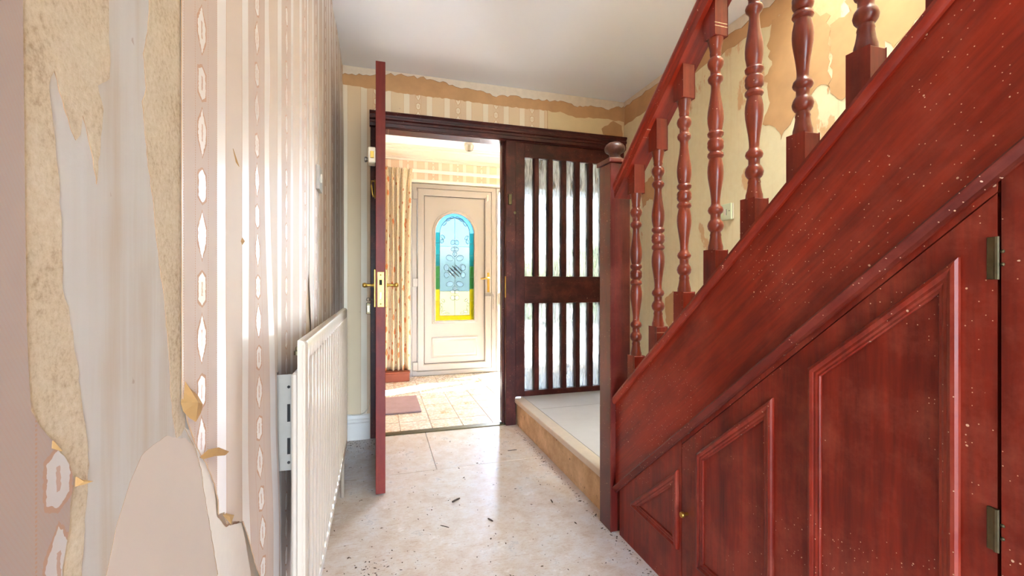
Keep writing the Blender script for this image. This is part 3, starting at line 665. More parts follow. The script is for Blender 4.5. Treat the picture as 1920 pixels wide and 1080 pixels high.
lb = finish('baluster_foot', prism([(by0 - hb, bz0), (by0 + hb, bz0), (by0 + hb, bz0 - .16), (by0 - hb, bz0 - .12)], 'x', BX - hb, BX + hb, 0.0015), 'wood_v', proto)
zt = bz0 + .617
ub = finish('baluster_head', prism([(by0 - hb, zt), (by0 + hb, zt), (by0 + hb, zt + .085), (by0 - hb, zt + .125)], 'x', BX - hb, BX + hb, 0.0015), 'wood_v', proto)
for k in range(1, 16):
    y_ = by0 - 0.1385 * k
    clone(proto, (0, y_ - by0, 0.895 * (by0 - y_)), ban)

# ------------------------------------------------------------------ cupboard under the stairs
cup = root('understair_cupboard', (0.92, 0.8, 0), 'scuffed mahogany panelled cupboard wall under the stairs', 'cupboard')
ub_ = lambda y: st_bot(y) - 0.004           # underside of the string moulding
dt = lambda y: ub_(y) - 0.024               # top edge of the cupboard door
PX = 0.915
finish('fixed_panel', prism([(1.553, 0), (1.553, ub_(1.553) + .02), (1.1795, ub_(1.1795) + .02), (1.1795, 0)], 'x', PX, PX + .02, 0), 'wood_door', cup)
finish('top_rail', prism([(1.177, dt(1.177) + .0045), (1.177, ub_(1.177) + .02), (0.436, ub_(.436) + .02), (0.436, dt(.436) + .0045)], 'x', PX, PX + .02, 0), 'wood_door', cup)
finish('back_board', prism([(1.19, 0), (1.19, ub_(1.19)), (-0.7, ub_(-.7)), (-.7, 0)], 'x', PX + .022, PX + .03, 0), 'hole', cup)
finish('side_panel', prism([(0.4315, 0), (0.4315, ub_(.4315) + .02), (-.7, ub_(-.7) + .02), (-.7, 0)], 'x', PX, PX + .02, 0), 'wood_door', cup)
door = finish('cupboard_door', prism([(1.1765, 0.012), (1.1765, dt(1.1765)), (0.437, dt(.437)), (0.437, 0.012)], 'x', PX, PX + .02, 0.001), 'wood_door', cup)
mprof = [(0, 0), (0, .006), (.003, .010), (.008, .0115), (.012, .010), (.0145, .0075), (.019, .0075), (.0225, .0055), (.026, .0055), (.028, .003), (.028, 0)]
mkx = lambda a, b, h: (PX - h, -a, b)       # a = -y keeps the outline counter-clockwise as seen from the hall
def pm(parent, pts): return finish('panel_moulding', frame_mould([(-y, z) for y, z in pts], mprof, mkx), 'wood_door', parent, smooth=28)
fp = [o for o in bpy.data.objects if o.parent == cup and o.name == 'fixed_panel'][0]
pm(fp, [(1.462, 0.158), (1.192, 0.150), (1.192, 0.405), (1.462, 0.172)])
pm(door, [(1.105, 0.146), (0.838, 0.146), (0.838, 0.722), (1.105, 0.490)])
pm(door, [(0.746, 0.146), (0.481, 0.146), (0.481, 1.042), (0.746, 0.811)])
tag(finish('knob', lathe([(.005, 0), (.005, -.010), (.008, -.013), (.0095, -.018), (.008, -.023), (.004, -.025)], (PX, 1.152, 0.284), 'x', 16), 'brass', door, smooth=40), 'small round brass knob')
def hinge(zc):
    h = finish('hinge', B(PX - .0035, PX + .001, 0.4345, 0.4475, zc - .033, zc + .033, 0.001), 'brass_dull', door)
    bm = bmesh.new()
    tube([(PX - .004, 0.4355, zc - .033), (PX - .004, 0.4355, zc + .033)], .0035, 8, bm); finish('hinge_pin', bm, 'brass_dull', h)
    for dz in (-.010, .010): finish('screw', lathe([(.003, 0), (.003, -.0015), (.001, -.003)], (PX - .001, 0.4295, zc + dz), 'x', 8), 'brass_dull', h)
    return h
hinge(1.038); hinge(0.618)

# ------------------------------------------------------------------ door frame, glazed screen
FY0, FY1 = 2.972, 3.088
df = root('door_frame', (0.4, 3.03, 0), 'dark mahogany door frame with stepped head moulding', 'door frame')
box('jamb', 'wood_dark', df, -0.050, 0.030, FY0, FY1, 0.0, 2.0, 0.003)
box('jamb', 'wood_dark', df, 0.852, 0.925, FY0 - .008, FY1, 0.0, 2.0, 0.003)
box('door_stop', 'wood_dark', df, 0.838, 0.852, 3.015, FY1 - .01, 0.008, 1.995, 0.002)
finish('head', prism([(FY0 + .004, 1.996), (FY1, 1.996), (FY1, 2.092), (FY0 + .004, 2.092)], 'x', -0.05, XR - .003), 'wood_darkx', df)
hp = [(FY0 + .004, 2.098), (FY0 - .030, 2.098), (FY0 - .033, 2.088), (FY0 - .024, 2.078), (FY0 - .022, 2.068), (FY0 - .028, 2.064), (FY0 - .026, 2.052), (FY0 - .014, 2.046), (FY0 - .012, 2.032), (FY0 - .018, 2.026), (FY0 - .014, 2.006), (FY0 - .004, 2.000), (FY0 + .004, 2.000)]
finish('head_moulding', sweep_x(hp, -0.055, XR - .003), 'wood_darkx', df, smooth=25)
tag(box('latch_keeper', 'brass_dull', df, 0.866, 0.892, FY0 - .024, FY0 - .008, 1.545, 1.618, 0.003), 'dull metal night latch keeper box')
tag(finish('number_plate', lathe([(.010, 0), (.010, -.002), (.006, -.003)], (0.918, FY0 - .008, 1.492), 'y', 14), 'brass_dull', df), 'tiny oval brass plate')
tag(box('strike_plate', 'brass', df, 0.8505, 0.8530, FY0 - .006, FY0 + .028, 0.895, 1.045, 0.0006), 'slim brass strike plate')

gs = root('glazed_screen', (1.36, 3.02, 0.19), 'dark mahogany partition with tall narrow strips of rain textured glass', 'partition')
GY0, GY1 = 2.985, 3.045
gx = [(0.997 + .1073 * k, 0.997 + .1073 * k + .0735) for k in range(7)]
TZ, M1, M0, BZ = 1.893, 1.045, 0.853, 0.228
box('stile', 'wood_dark', gs, 0.925, 0.997, GY0, GY1, 0.19, 1.996, 0.002)
box('stile', 'wood_dark', gs, gx[-1][1], XR - .003, GY0, GY1, 0.19, 1.996, 0.002)
x0_, x1_ = 0.997, gx[-1][1]
box('top_rail', 'wood_darkx', gs, x0_, x1_, GY0, GY1, TZ, 1.996, 0.002)
box('middle_rail', 'wood_darkx', gs, x0_, x1_, GY0, GY1, M0, M1, 0.002)
box('bottom_rail', 'wood_darkx', gs, x0_, x1_, GY0, GY1, 0.19, BZ, 0.002)
barU = barL = pU = pL = None
for k, (a, b) in enumerate(gx):
    if k == 0:
        barU = box('glazing_bar', 'wood_dark', gs, b, gx[1][0], GY0 - .004, GY1, M1, TZ, 0.003)
        barL = box('glazing_bar', 'wood_dark', gs, b, gx[1][0], GY0 - .004, GY1, BZ, M0, 0.003)
        pU = box('pane', 'reeded', gs, a, b, GY0 + .028, GY0 + .033, M1, TZ, 0)
        pL = box('pane', 'reeded', gs, a, b, GY0 + .028, GY0 + .033, BZ, M0, 0)
    else:
        if k < 6:
            clone(barU, (.1073 * k, 0, 0), gs); clone(barL, (.1073 * k, 0, 0), gs)
        clone(pU, (.1073 * k, 0, 0), gs); clone(pL, (.1073 * k, 0, 0), gs)

# ------------------------------------------------------------------ open hall door (door_2)
LX0, LX1, LY0, LY1 = -0.013, 0.031, 2.163, 2.965
d2 = root('door_2', (0.009, 2.95, 0.008), 'dark mahogany hall door with narrow glass strips, standing wide open edge on', 'door', None, 'structure')
DZ0, DZ1 = 0.008, 2.040
box('lock_stile', 'wood_leaf', d2, LX0, LX1, LY0, LY0 + .115, DZ0, DZ1, 0.0015)
box('hinge_stile', 'wood_leaf', d2, LX0, LX1, LY1 - .115, LY1, DZ0, DZ1, 0.0015)
a0, a1 = LY0 + .115, LY1 - .115
box('top_rail', 'wood_leaf', d2, LX0, LX1, a0, a1, 1.905, DZ1, 0.0015)
box('middle_rail', 'wood_leaf', d2, LX0, LX1, a0, a1, M0, M1, 0.0015)
box('bottom_rail', 'wood_leaf', d2, LX0, LX1, a0, a1, DZ0, BZ, 0.0015)
gw = (a1 - a0) / 6
for k in range(6):
    for zz0, zz1 in ((BZ, M0), (M1, 1.905)):
        if k < 5: box('glazing_bar', 'wood_leaf', d2, LX0, LX1, a0 + gw * (k + 1) - .015, a0 + gw * (k + 1) + .015, zz0, zz1, 0.002)
        y0_, y1_ = a0 + gw * k + (.015 if k else 0), a0 + gw * (k + 1) - (.015 if k < 5 else 0)
        box('pane', 'reeded', d2, 0.007, 0.011, y0_, y1_, zz0, zz1, 0)
lkz = 0.968
fpz = tag(box('lock_plate', 'brass', d2, LX0 + .008, LX1 - .006, LY0 - .0022, LY0 + .001, lkz - .082, lkz + .082, 0.0008), 'bright brass mortice lock face')
box('latch_hole', 'hole', fpz, 0.003, 0.016, LY0 - .0028, LY0, lkz + .020, lkz + .046, 0.0005)
box('bolt', 'steel', fpz, 0.004, 0.015, LY0 - .0032, LY0, lkz - .046, lkz - .012, 0.0012)
for dz in (-.068, .068): finish('screw', lathe([(.004, 0), (.004, -.0035), (.0015, -.0042)], (0.0095, LY0 + .0005, lkz + dz), 'y', 10), 'brass_dull', fpz)
for sgn, xs in ((-1, LX0), (1, LX1)):
    x_a, x_b = (xs - .008, xs) if sgn < 0 else (xs, xs + .008)
    hp_ = tag(box('handle_plate', 'brass', d2, x_a, x_b, LY0 + .028, LY0 + .070, lkz - .085, lkz + .095, 0.002), 'long brass handle plate')
    bm = lathe([(.009, 0), (.009, sgn * .006), (.007, sgn * .010), (.007, sgn * .030), (.009, sgn * .036), (.012, sgn * .040), (.012, sgn * .047), (.007, sgn * .054)], (xs + sgn * .007, LY0 + .049, lkz + .020), 'x', 14)
    finish('handle_neck', bm, 'brass', hp_, smooth=40)
    finish('lever', tube([(xs + sgn * .044, LY0 + .049, lkz + .020), (xs + sgn * .046, LY0 + .085, lkz + .021), (xs + sgn * .045, LY0 + .13, lkz + .018), (xs + sgn * .045, LY0 + .15, lkz + .014)], [.008, .0065, .0055, .007], 10), 'brass', hp_, smooth=True)
# night latch, hook and hinges on the leaf
nl = box('night_latch', 'plastic_cream', d2, LX0 - .034, LX0, LY0 + .004, LY0 + .075, 1.562, 1.636, 0.004)
box('latch_bolt', 'brass', nl, LX0 - .024, LX0 - .008, LY0 - .004, LY0 + .010, 1.583, 1.614, 0.001)
finish('latch_knob', lathe([(.010, 0), (.010, -.006), (.013, -.010), (.013, -.016), (.008, -.018)], (LX0 - .033, LY0 + .045, 1.585), 'x', 14), 'steel', nl, smooth=40)
hk = box('coat_hook', 'brass', d2, LX0 - .006, LX0, LY0 + .030, LY0 + .048, 1.40, 1.49, 0.003)
finish('hook_arm', tube([(LX0 - .004, LY0 + .039, 1.482), (LX0 - .018, LY0 + .039, 1.484), (LX0 - .020, LY0 + .039, 1.46), (LX0 - .014, LY0 + .039, 1.42), (LX0 - .010, LY0 + .039, 1.408)], .004, 8), 'brass', hk, smooth=True)
for zc in (0.25, 1.0, 1.8):
    finish('hinge', tube([(LX0 + .002, LY1 + .003, zc - .05), (LX0 + .002, LY1 + .003, zc + .05)], .0035, 8), 'brass_dull', d2, smooth=40)
# key and fob in the lock
ky = root('key', (LX0 - .03, LY0 + .049, lkz - .11), 'small key with oval name fob hanging from the open hall door', 'key')
finish('key_shaft', tube([(LX0 - .007, LY0 + .049, lkz - .048), (LX0 - .030, LY0 + .049, lkz - .048)], .0025, 8), 'brass_dull', ky)
bm = bmesh.new(); tube([(LX0 - .034 + .008 * math.cos(a * .524), LY0 + .049, lkz - .048 + .008 * math.sin(a * .524)) for a in range(13)], .0018, 6, bm)
finish('key_ring', bm, 'brass_dull', ky, smooth=True)
fob = box('fob', 'brass_dull', ky, LX0 - .0435, LX0 - .0225, LY0 + .046, LY0 + .050, lkz - .118, lkz - .064, 0.0035, 2)
box('fob_label', 'plastic_cream', fob, LX0 - .0385, LX0 - .0275, LY0 + .0450, LY0 + .0462, lkz - .108, lkz - .076, 0.0003)

# ------------------------------------------------------------------ front door (door_1) and side light (window_1)
EY0, EY1 = YF - .02, YF + .06
d1 = root('door_1', (0.79, YF, 0), 'white front door with arched stained glass and brass lever', 'door', None, 'structure')
def ring_frame(name, mat, parent, x0, x1, z0, z1, w, y0, y1, wb=None):
    wb = w if wb is None else wb; bm = bmesh.new()
    pr_ = [(0, y1), (0, y0 + .006), (.006, y0), (w - .010, y0), (w - .004, y0 + .006), (w, y0 + .012), (w, y1)]
    return finish(name, frame_mould([(x0, z0), (x1, z0), (x1, z1), (x0, z1)], [(d, h) for d, h in pr_], lambda a, b, h: (a, h, b)), mat, parent)
ring_frame('frame', 'upvc', d1, 0.337, 1.262, 0.0, 2.062, 0.058, EY0 - .005, EY1)
ring_frame('sash', 'upvc', d1, 0.397, 1.202, 0.058, 2.004, 0.070, EY0 - .018, EY1 - .01)
ring_frame('gasket', 'gasket', d1, 0.4665, 1.1325, 0.1275, 1.9335, 0.0055, EY0 - .004, EY1 - .015)
px0, px1, pz0, pz1 = 0.470, 1.129, 0.131, 1.930
# panel with an arched opening
ax0, ax1, az0, azs = 0.590, 1.010, 0.592, 1.545       # opening sides, sill, spring line
acx = (ax0 + ax1) / 2; ar = (ax1 - ax0) / 2
def arch(d, n=20):
    pts = [(ax0 - d, az0 - d), (ax1 + d, az0 - d)]
    return pts + [(acx + (ar + d) * math.cos(math.pi * k / n), azs + (ar + d) * math.sin(math.pi * k / n)) for k in range(n + 1)]
def panel_with_hole(outer, inner, y0, y1):
    bm = bmesh.new()
    def loop(p, y): return [bm.verts.new((q[0], y, q[1])) for q in p]
    fo, fi, bo, bi = loop(outer, y0), loop(inner, y0), loop(outer, y1), loop(inner, y1)
    for o_, i_ in ((fo, fi), (bo, bi)):
        es = [bm.edges.new((o_[k], o_[(k + 1) % len(o_)])) for k in range(len(o_))] + [bm.edges.new((i_[k], i_[(k + 1) % len(i_)])) for k in range(len(i_))]
        bmesh.ops.triangle_fill(bm, use_beauty=True, edges=es)
    for a, b in ((fo, bo), (fi, bi)):
        for k in range(len(a)): bm.faces.new((a[k], a[(k + 1) % len(a)], b[(k + 1) % len(b)], b[k]))
    return bm
finish('door_panel', panel_with_hole([(px0, pz0), (px1, pz0), (px1, pz1), (px0, pz1)], arch(0.0), EY0 + .004, EY0 + .032), 'upvc', d1)
finish('arch_moulding', frame_mould(arch(0.036), [(0, EY0 + .004), (0, EY0 - .002), (.006, EY0 - .006), (.014, EY0 - .004), (.018, EY0 - .010), (.026, EY0 - .012), (.032, EY0 - .006), (.036, EY0 - .002), (.036, EY0 + .010), (.002, EY0 + .010)], lambda a, b, h: (a, h, b)), 'upvc', d1, smooth=35)
finish('lower_moulding', frame_mould([(0.545, 0.185), (1.055, 0.185), (1.055, 0.408), (0.545, 0.408)], [(0, EY0 + .004), (0, EY0 - .002), (.010, EY0 - .006), (.020, EY0 - .001), (.026, EY0 + .001), (.040, EY0 - .004), (.048, EY0 - .004), (.052, EY0 + .004)], lambda a, b, h: (a, h, b)), 'upvc', d1, smooth=35)
box('raised_field', 'upvc', d1, 0.590, 1.010, EY0 - .003, EY0 + .006, 0.230, 0.363, 0.003)
# stained glass: border pieces, field panes, bevelled cluster, leads
GYY = EY0 + .014
def gpiece(name, mat, pts, y=GYY, th=0.004): return finish(name, prism(pts, 'y', y, y + th), mat, d1)
bwid = 0.046; q = ar - bwid
side_cols = [('st_yellow', az0, 0.80), ('st_yellow', 0.80, 0.93), ('st_green', 0.93, 1.06), ('st_green', 1.06, 1.18), ('st_teal', 1.18, 1.30), ('st_teal', 1.30, 1.43), ('st_teal', 1.43, azs)]
for m_n, z0_, z1_ in side_cols:
    gpiece('border_pane', m_n, [(ax0, z0_), (ax0 + bwid, z0_), (ax0 + bwid, z1_), (ax0, z1_)])
    gpiece('border_pane', m_n, [(ax1 - bwid, z0_), (ax1, z0_), (ax1, z1_), (ax1 - bwid, z1_)])
for k in range(5):
    t0, t1 = math.pi * k / 5, math.pi * (k + 1) / 5
    o_ = [(acx + ar * math.cos(t0 + (t1 - t0) * j / 5), azs + ar * math.sin(t0 + (t1 - t0) * j / 5)) for j in range(6)]
    i_ = [(acx + q * math.cos(t0 + (t1 - t0) * j / 5), azs + q * math.sin(t0 + (t1 - t0) * j / 5)) for j in range(6)]
    gpiece('border_pane', 'st_sky', o_ + i_[::-1])
fx0, fx1 = ax0 + bwid, ax1 - bwid; fz0 = az0 + .050
gpiece('border_pane', 'st_yellow', [(fx0, az0), (fx1, az0), (fx1, fz0), (fx0, fz0)])
rows = [('st_cream', fz0, 0.905), ('st_mid', 0.905, 1.395)]
for m_n, z0_, z1_ in rows:
    gpiece('field_pane', m_n, [(fx0, z0_), (acx, z0_), (acx, z1_), (fx0, z1_)]); gpiece('field_pane', m_n, [(acx, z0_), (fx1, z0_), (fx1, z1_), (acx, z1_)])
arcq = [(acx + q * math.cos(math.pi * k / 16), azs + q * math.sin(math.pi * k / 16)) for k in range(17)]
gpiece('field_pane', 'st_pale', [(acx, 1.395), (fx1, 1.395)] + arcq[:9]); gpiece('field_pane', 'st_pale', [(fx0, 1.395), (acx, 1.395)] + arcq[8:])
LY_ = GYY - .001
def lead(pts, r=.0022): return finish('lead_line', tube([(p[0], LY_, p[1]) for p in pts], r, 6), 'lead', d1, smooth=True)
lead([(fx0, fz0), (fx0, azs)]); lead([(fx1, fz0), (fx1, azs)]); lead(arcq, .0035); lead([(fx0, fz0), (fx1, fz0)]); lead([(acx, fz0), (acx, azs + q)])
lead([(fx0, .905), (fx1, .905)], .0015); lead([(fx0, 1.395), (fx1, 1.395)], .0015)
for m_n, z0_, z1_ in side_cols[1:]:
    lead([(ax0, z0_), (fx0, z0_)], .0018); lead([(fx1, z0_), (ax1, z0_)], .0018)
def bevel(cx_, cz_, rx, rz, rot=0.0):
    bm = bmesh.new(); seg = 14; prof_ = [(1.0, 0), (0.72, -.0055), (0.35, -.0075)]; rings = []
    cr, sr = math.cos(rot), math.sin(rot)
    for s_, h in prof_: rings.append([bm.verts.new((cx_ + s_ * (rx * math.cos(2 * math.pi * k / seg) * cr - rz * math.sin(2 * math.pi * k / seg) * sr), GYY - .001 + h, cz_ + s_ * (rx * math.cos(2 * math.pi * k / seg) * sr + rz * math.sin(2 * math.pi * k / seg) * cr))) for k in range(seg)])
    for a, b in zip(rings, rings[1:]):
        for k in range(seg): bm.faces.new((a[k], a[(k + 1) % seg], b[(k + 1) % seg], b[k]))
    bm.faces.new(rings[0][::-1]); bm.faces.new(rings[-1])
    o = finish('bevelled_piece', bm, 'bevel', d1)
    bm = bmesh.new(); tube([(cx_ + (rx * math.cos(2 * math.pi * k / seg) * cr - rz * math.sin(2 * math.pi * k / seg) * sr), LY_ - .001, cz_ + (rx * math.cos(2 * math.pi * k / seg) * sr + rz * math.sin(2 * math.pi * k / seg) * cr)) for k in range(seg + 1)], .0032, 5, bm)
    finish('lead_ring', bm, 'lead', o, smooth=True)
cz = 1.135
for s_ in (-1, 1):
    bevel(acx + s_ * .022, cz + .305, .022, .026, s_ * .5); bevel(acx + s_ * .020, cz + .232, .022, .020, -s_ * .5); bevel(acx + s_ * .056, cz + .135, .040, .030, s_ * .3)
    bevel(acx + s_ * .092, cz + .030, .026, .034, 0); bevel(acx + s_ * .090, cz - .050, .026, .032, 0); bevel(acx + s_ * .055, cz - .150, .040, .028, -s_ * .3)
    bevel(acx + s_ * .024, cz - .235, .024, .022, s_ * .4); bevel(acx + s_ * .024, cz - .300, .024, .026, -s_ * .4)
    # corner sprays
    for cc in ((.130, .36, .026, .016, .9), (.140, .315, .016, .022, .2), (.070, .555, .030, .014, -.5), (.112, .510, .030, .013, -.9), (.030, .575, .026, .012, -.2), (.125, -.330, .020, .012, .8), (.145, -.375, .012, .018, 0), (.120, -.455, .026, .012, -.4), (.142, -.420, .010, .022, 0), (.080, -.470, .020, .008, 0)):
        bevel(acx + s_ * cc[0], cz + cc[1], cc[2], cc[3], s_ * cc[4])
for cc in ((0, .180, .022, .026), (0, -.195, .022, .024)): bevel(acx + cc[0], cz + cc[1], cc[2], cc[3])
# woven diamond of bevelled bars
for k in range(-3, 4):
    for dr in (1, -1):
        c_ = Vector((acx + k * .014, cz - .005 + dr * k * .018 * 0)); hl = 0.070 - abs(k) * .006
        dx, dz_ = .707 * hl, dr * .707 * hl
        if (k + (dr > 0)) % 2 == 0: c_ = c_ + Vector((0, .018 * (1 if dr > 0 else -1)))
        bm = tube([(c_.x - dx, GYY - .004, c_.y - dz_ + k * .010), (c_.x + dx, GYY - .004, c_.y + dz_ + k * .010)], .0048, 4)
        finish('lattice_bar', bm, 'bevel' if dr > 0 else 'lead', d1)
# brass lever, chain and closer fittings
hp_ = tag(box('handle_plate', 'brass', d1, 1.156, 1.182, EY0 - .026, EY0 - .018, 0.895, 1.110, 0.003), 'long brass handle plate')
finish('lever', tube([(1.169, EY0 - .024, 1.050), (1.169, EY0 - .060, 1.050), (1.150, EY0 - .066, 1.050), (1.075, EY0 - .064, 1.042)], [.010, .009, .010, .009], 10), 'brass', hp_, smooth=True)
ch = tag(box('door_chain_box', 'steel', d1, 1.130, 1.215, EY0 - .034, EY0 - .018, 0.850, 0.885, 0.003), 'grey metal security chain holder')
for k in range(8):
    zc = 0.862 - k * .021; bm = bmesh.new()
    tube([(1.224 + (.006 * math.cos(a * .785) if k % 2 else 0), EY0 - .028 + (0 if k % 2 else .006 * math.cos(a * .785)), zc + .013 * math.sin(a * .785)) for a in range(9)], .002, 5, bm)
    finish('chain_link', bm, 'steel', ch, smooth=True)
box('contact_sensor', 'plastic_cream', d1, 1.150, 1.166, EY0 - .032, EY0 - .018, 1.905, 1.975, 0.003)
for zc in (0.11, 1.0, 1.93): box('hinge', 'upvc', d1, 0.345, 0.395, EY0 - .034, EY0 - .010, zc - .045, zc + .045, 0.004)

w1 = root('window_1', (1.95, YF, 0), 'tall white framed side light window right of the front door', 'window', None, 'structure')
SX = [(1.265, 1.98), (1.98, FX1)]
for a, b in SX:
    ring_frame('frame', 'upvc', w1, a, b, 0.0, 2.062, 0.030, EY0 - .005, EY1)
    box('transom_bar', 'upvc', w1, a + .03, b - .03, EY0, EY1, 0.760, 0.890, 0.004)
    for z0_, z1_ in ((0.03, 0.760), (0.890, 2.032)):
        ring_frame('glazing_bead', 'upvc', w1, a + .030, b - .030, z0_, z1_, 0.014, EY0 + .010, EY1 - .01)
        box('pane', 'glass', w1, a + .030, b - .030, EY0 + .030, EY0 + .034, z0_, z1_, 0)
S(box('trim_4', 'gloss_white', None, 0.30, FX1, YF - .045, YF, 2.068, 2.100, 0.006), 'white timber ledge directly over the front door')

# ------------------------------------------------------------------ porch things
ctk = root('curtain_track', (1.4, YF - .06, 2.17), 'white curtain rail across the wallpaper above the front door', 'curtain rail')
box('rail', 'gloss_white', ctk, 0.0, 2.65, YF - .085, YF - .065, 2.162, 2.196, 0.003)
for x_ in (0.32, 1.3, 2.3): box('bracket', 'gloss_white', ctk, x_ - .012, x_ + .012, YF - .065, YF - .001, 2.166, 2.19, 0.002)

def curtain():
    bm = bmesh.new(); uvl = bm.loops.layers.uv.new('UVMap'); nx, nz = 130, 40; x0, x1, z0, z1 = -0.02, 0.33, 0.105, 2.185
    g = []
    for j in range(nz + 1):
        f = j / nz; z = z0 + (z1 - z0) * f; row = []
        top = sm(0.93, 0.985, f); pinch = math.exp(-((f - 0.955) / 0.016) ** 2)
        wid = 1 - 0.06 * math.sin(f * math.pi) * (1 - top) + 0.05 * top
        for i in range(nx + 1):
            s_ = i / nx; x = x0 + (x1 - x0) * (0.5 + (s_ - 0.5) * wid) - (1 - f) * .012 * s_
            ph = s_ * math.pi * 2 * 6.0 + 1.1 * math.sin(f * 2 + s_ * 9)
            amp = (.026 + .012 * (1 - f)) * (1 - .55 * pinch) * (1 - .3 * top)
            y = YF - .125 + amp * math.sin(ph) + .008 * math.sin(ph * 2.1 + 1.3) - .03 * (1 - f) * s_
            if f > .965: y -= .006 * math.sin(ph * 3)
            row.append((bm.verts.new((x, y, z + (.006 * math.sin(ph * 3) if f == 1 else 0))), (s_ * 0.95, f * 2.08)))
        g.append(row)
    for j in range(nz):
        for i in range(nx):
            q4 = (g[j][i], g[j][i + 1], g[j + 1][i + 1], g[j + 1][i]); fc = bm.faces.new([p[0] for p in q4])
            for lp, p in zip(fc.loops, q4): lp[uvl].uv = p[1]
    o = finish('cloth', bm, 'curtain', cur, smooth=True, uv=True)
    so_ = o.modifiers.new('thickness', 'SOLIDIFY'); so_.thickness = 0.002; return o
cur = root('curtain', (0.16, YF - .12, 0.1), 'pleated cream curtain with orange and brown flowers beside the front door', 'curtain')
curtain()
pl = root('low_plinth', (0.03, YF - .15, 0), 'low red brown timber plinth on the tiles below the curtain', 'plinth')
box('plinth_body', 'rust_box', pl, PXL + .002, 0.300, YF - .235, YF - .002, 0.0, 0.085, 0.004)
box('plinth_top', 'rust_box', pl, PXL + .002, 0.306, YF - .242, YF - .002, 0.0855, 0.0995, 0.003)
mt_ = tag(finish('doormat', B(-0.15, 0.318, 3.462, 3.955, 0.001, 0.013, 0.004), 'mat'), 'flat grey mauve doormat lying on the porch tiles', 'doormat')
lm = root('ceiling_lamp', (0.86, 4.32, H - .075), 'small cut glass lamp shade on the porch ceiling', 'lamp')
finish('ceiling_rose', lathe([(.045, 0), (.048, -.006), (.040, -.014), (.030, -.018)], (0.86, 4.32, H), 'z', 20), 'gloss_white', lm, smooth=40)
finish('shade', lathe([(.046, -.015), (.050, -.025), (.046, -.045), (.037, -.064), (.028, -.074), (.027, -.073), (.035, -.062), (.043, -.045), (.046, -.025), (.043, -.017)], (0.86, 4.32, H), 'z', 24), 'lamp_glass', lm, smooth=40)
finish('bulb_holder', lathe([(.014, -.018), (.014, -.06), (.018, -.066), (.016, -.072), (.004, -.074)], (0.86, 4.32, H), 'z', 14), 'steel', lm, smooth=40)

# ------------------------------------------------------------------ radiator
RX, RY0, RY1, RZ0, RZ1 = -0.137, 0.970, 2.15, 0.258, 0.884
rd = root('radiator', (-0.16, 1.56, RZ0), 'cream fluted panel radiator standing off the left wall', 'radiator')
def rad_panel(x, y0, y1, z0, z1, th, ribs):
    bm = bmesh.new(); ny = ribs * 8; ys = [y0 + (y1 - y0) * i / ny for i in range(ny + 1)]
    zs = [(z0, 0, .006), (z0 + .006, 0, 0), (z0 + .030, 0, 0), (z0 + .034, .3, 0), (z0 + .044, 1, 0), (z1 - .052, 1, 0), (z1 - .042, .3, 0), (z1 - .038, 0, 0), (z1 - .008, 0, 0), (z1 - .002, 0, .003), (z1, 0, .008)]
    g = []
    for z, m, bk in zs:
        row = []
        for i, y in enumerate(ys):
            p = (i / 8) % 1; rib = sm(.22, .40, p) * sm(.78, .60, p); edge = .004 if i in (0, ny) else 0
            row.append(bm.verts.new((x - bk - edge - .014 * m * (1 - rib) * (1 if 4 <= i <= ny - 4 else 0), y, z)))
        g.append(row)
    for j in range(len(zs) - 1):
        for i in range(ny): bm.faces.new((g[j][i], g[j][i + 1], g[j + 1][i + 1], g[j + 1][i]))
    back = [bm.verts.new(p) for p in ((x - th, y0, z0), (x - th, y1, z0), (x - th, y1, z1), (x - th, y0, z1))]
    bm.faces.new(back); bm.faces.new([back[0]] + [r[0] for r in g] + [back[3]]); bm.faces.new([back[1]] + [r[-1] for r in g] + [back[2]])
    bm.faces.new([back[0], back[1]] + g[0][::-1]); bm.faces.new([back[3], back[2]] + g[-1][::-1])
    return bm
rp = finish('front_panel', rad_panel(RX, RY0, RY1, RZ0, RZ1, 0.0185, 22), 'rad', rd, smooth=32)
box('end_seam', 'rad', rp, RX - .0095, RX - .0075, RY0 - .0015, RY0, RZ0 + .01, RZ1 - .01, 0.0004)
box('back_panel', 'rad', rd, RX - .035, RX - .021, RY0 + .03, RY1 - .03, RZ0 + .02, RZ1 - .070, 0.004)
finish('bleed_valve', lathe([(.007, 0), (.007, .008), (.004, .009), (.004, .016), (.002, .017)], (RX - .020, RY0 + .012, RZ1 - .030), 'z', 10), 'brass_dull', rd)
finish('connector', tube([(RX - .024, RY1 + .001, RZ0 + .05), (RX - .024, RY1 + .04, RZ0 + .05), (RX - .024, RY1 + .05, RZ0 + .04), (RX - .024, RY1 + .05, 0.0)], .009, 10), 'rad', rd, smooth=True)
br = root('wall_bracket', (-0.195, 1.06, 0.60), 'white slotted steel radiator bracket fixed to the left wall', 'bracket')
bk_ = finish('bracket_plate', panel_with_hole([(-0.2165, .595), (-0.1755, .595), (-0.1755, .802), (-0.2165, .802)], [(-.1885, .735), (-.1825, .735), (-.1825, .705), (-.1885, .705)], 1.052, 1.055), 'brack', br)
for z0_, z1_ in ((.700, .738), (.630, .665)): box('slot', 'hole', bk_, -.1885, -.1825, 1.0508, 1.0522, z0_, z1_, 0.0003)
for zc in (.775, .612): finish('hole', lathe([(.0032, .0), (.0032, -.0012)], (-.1855, 1.0522, zc), 'y', 10), 'hole', bk_)
box('bracket_flange', 'brack', br, -0.2165, -0.2135, 1.055, 1.095, .595, .802, 0.0005)

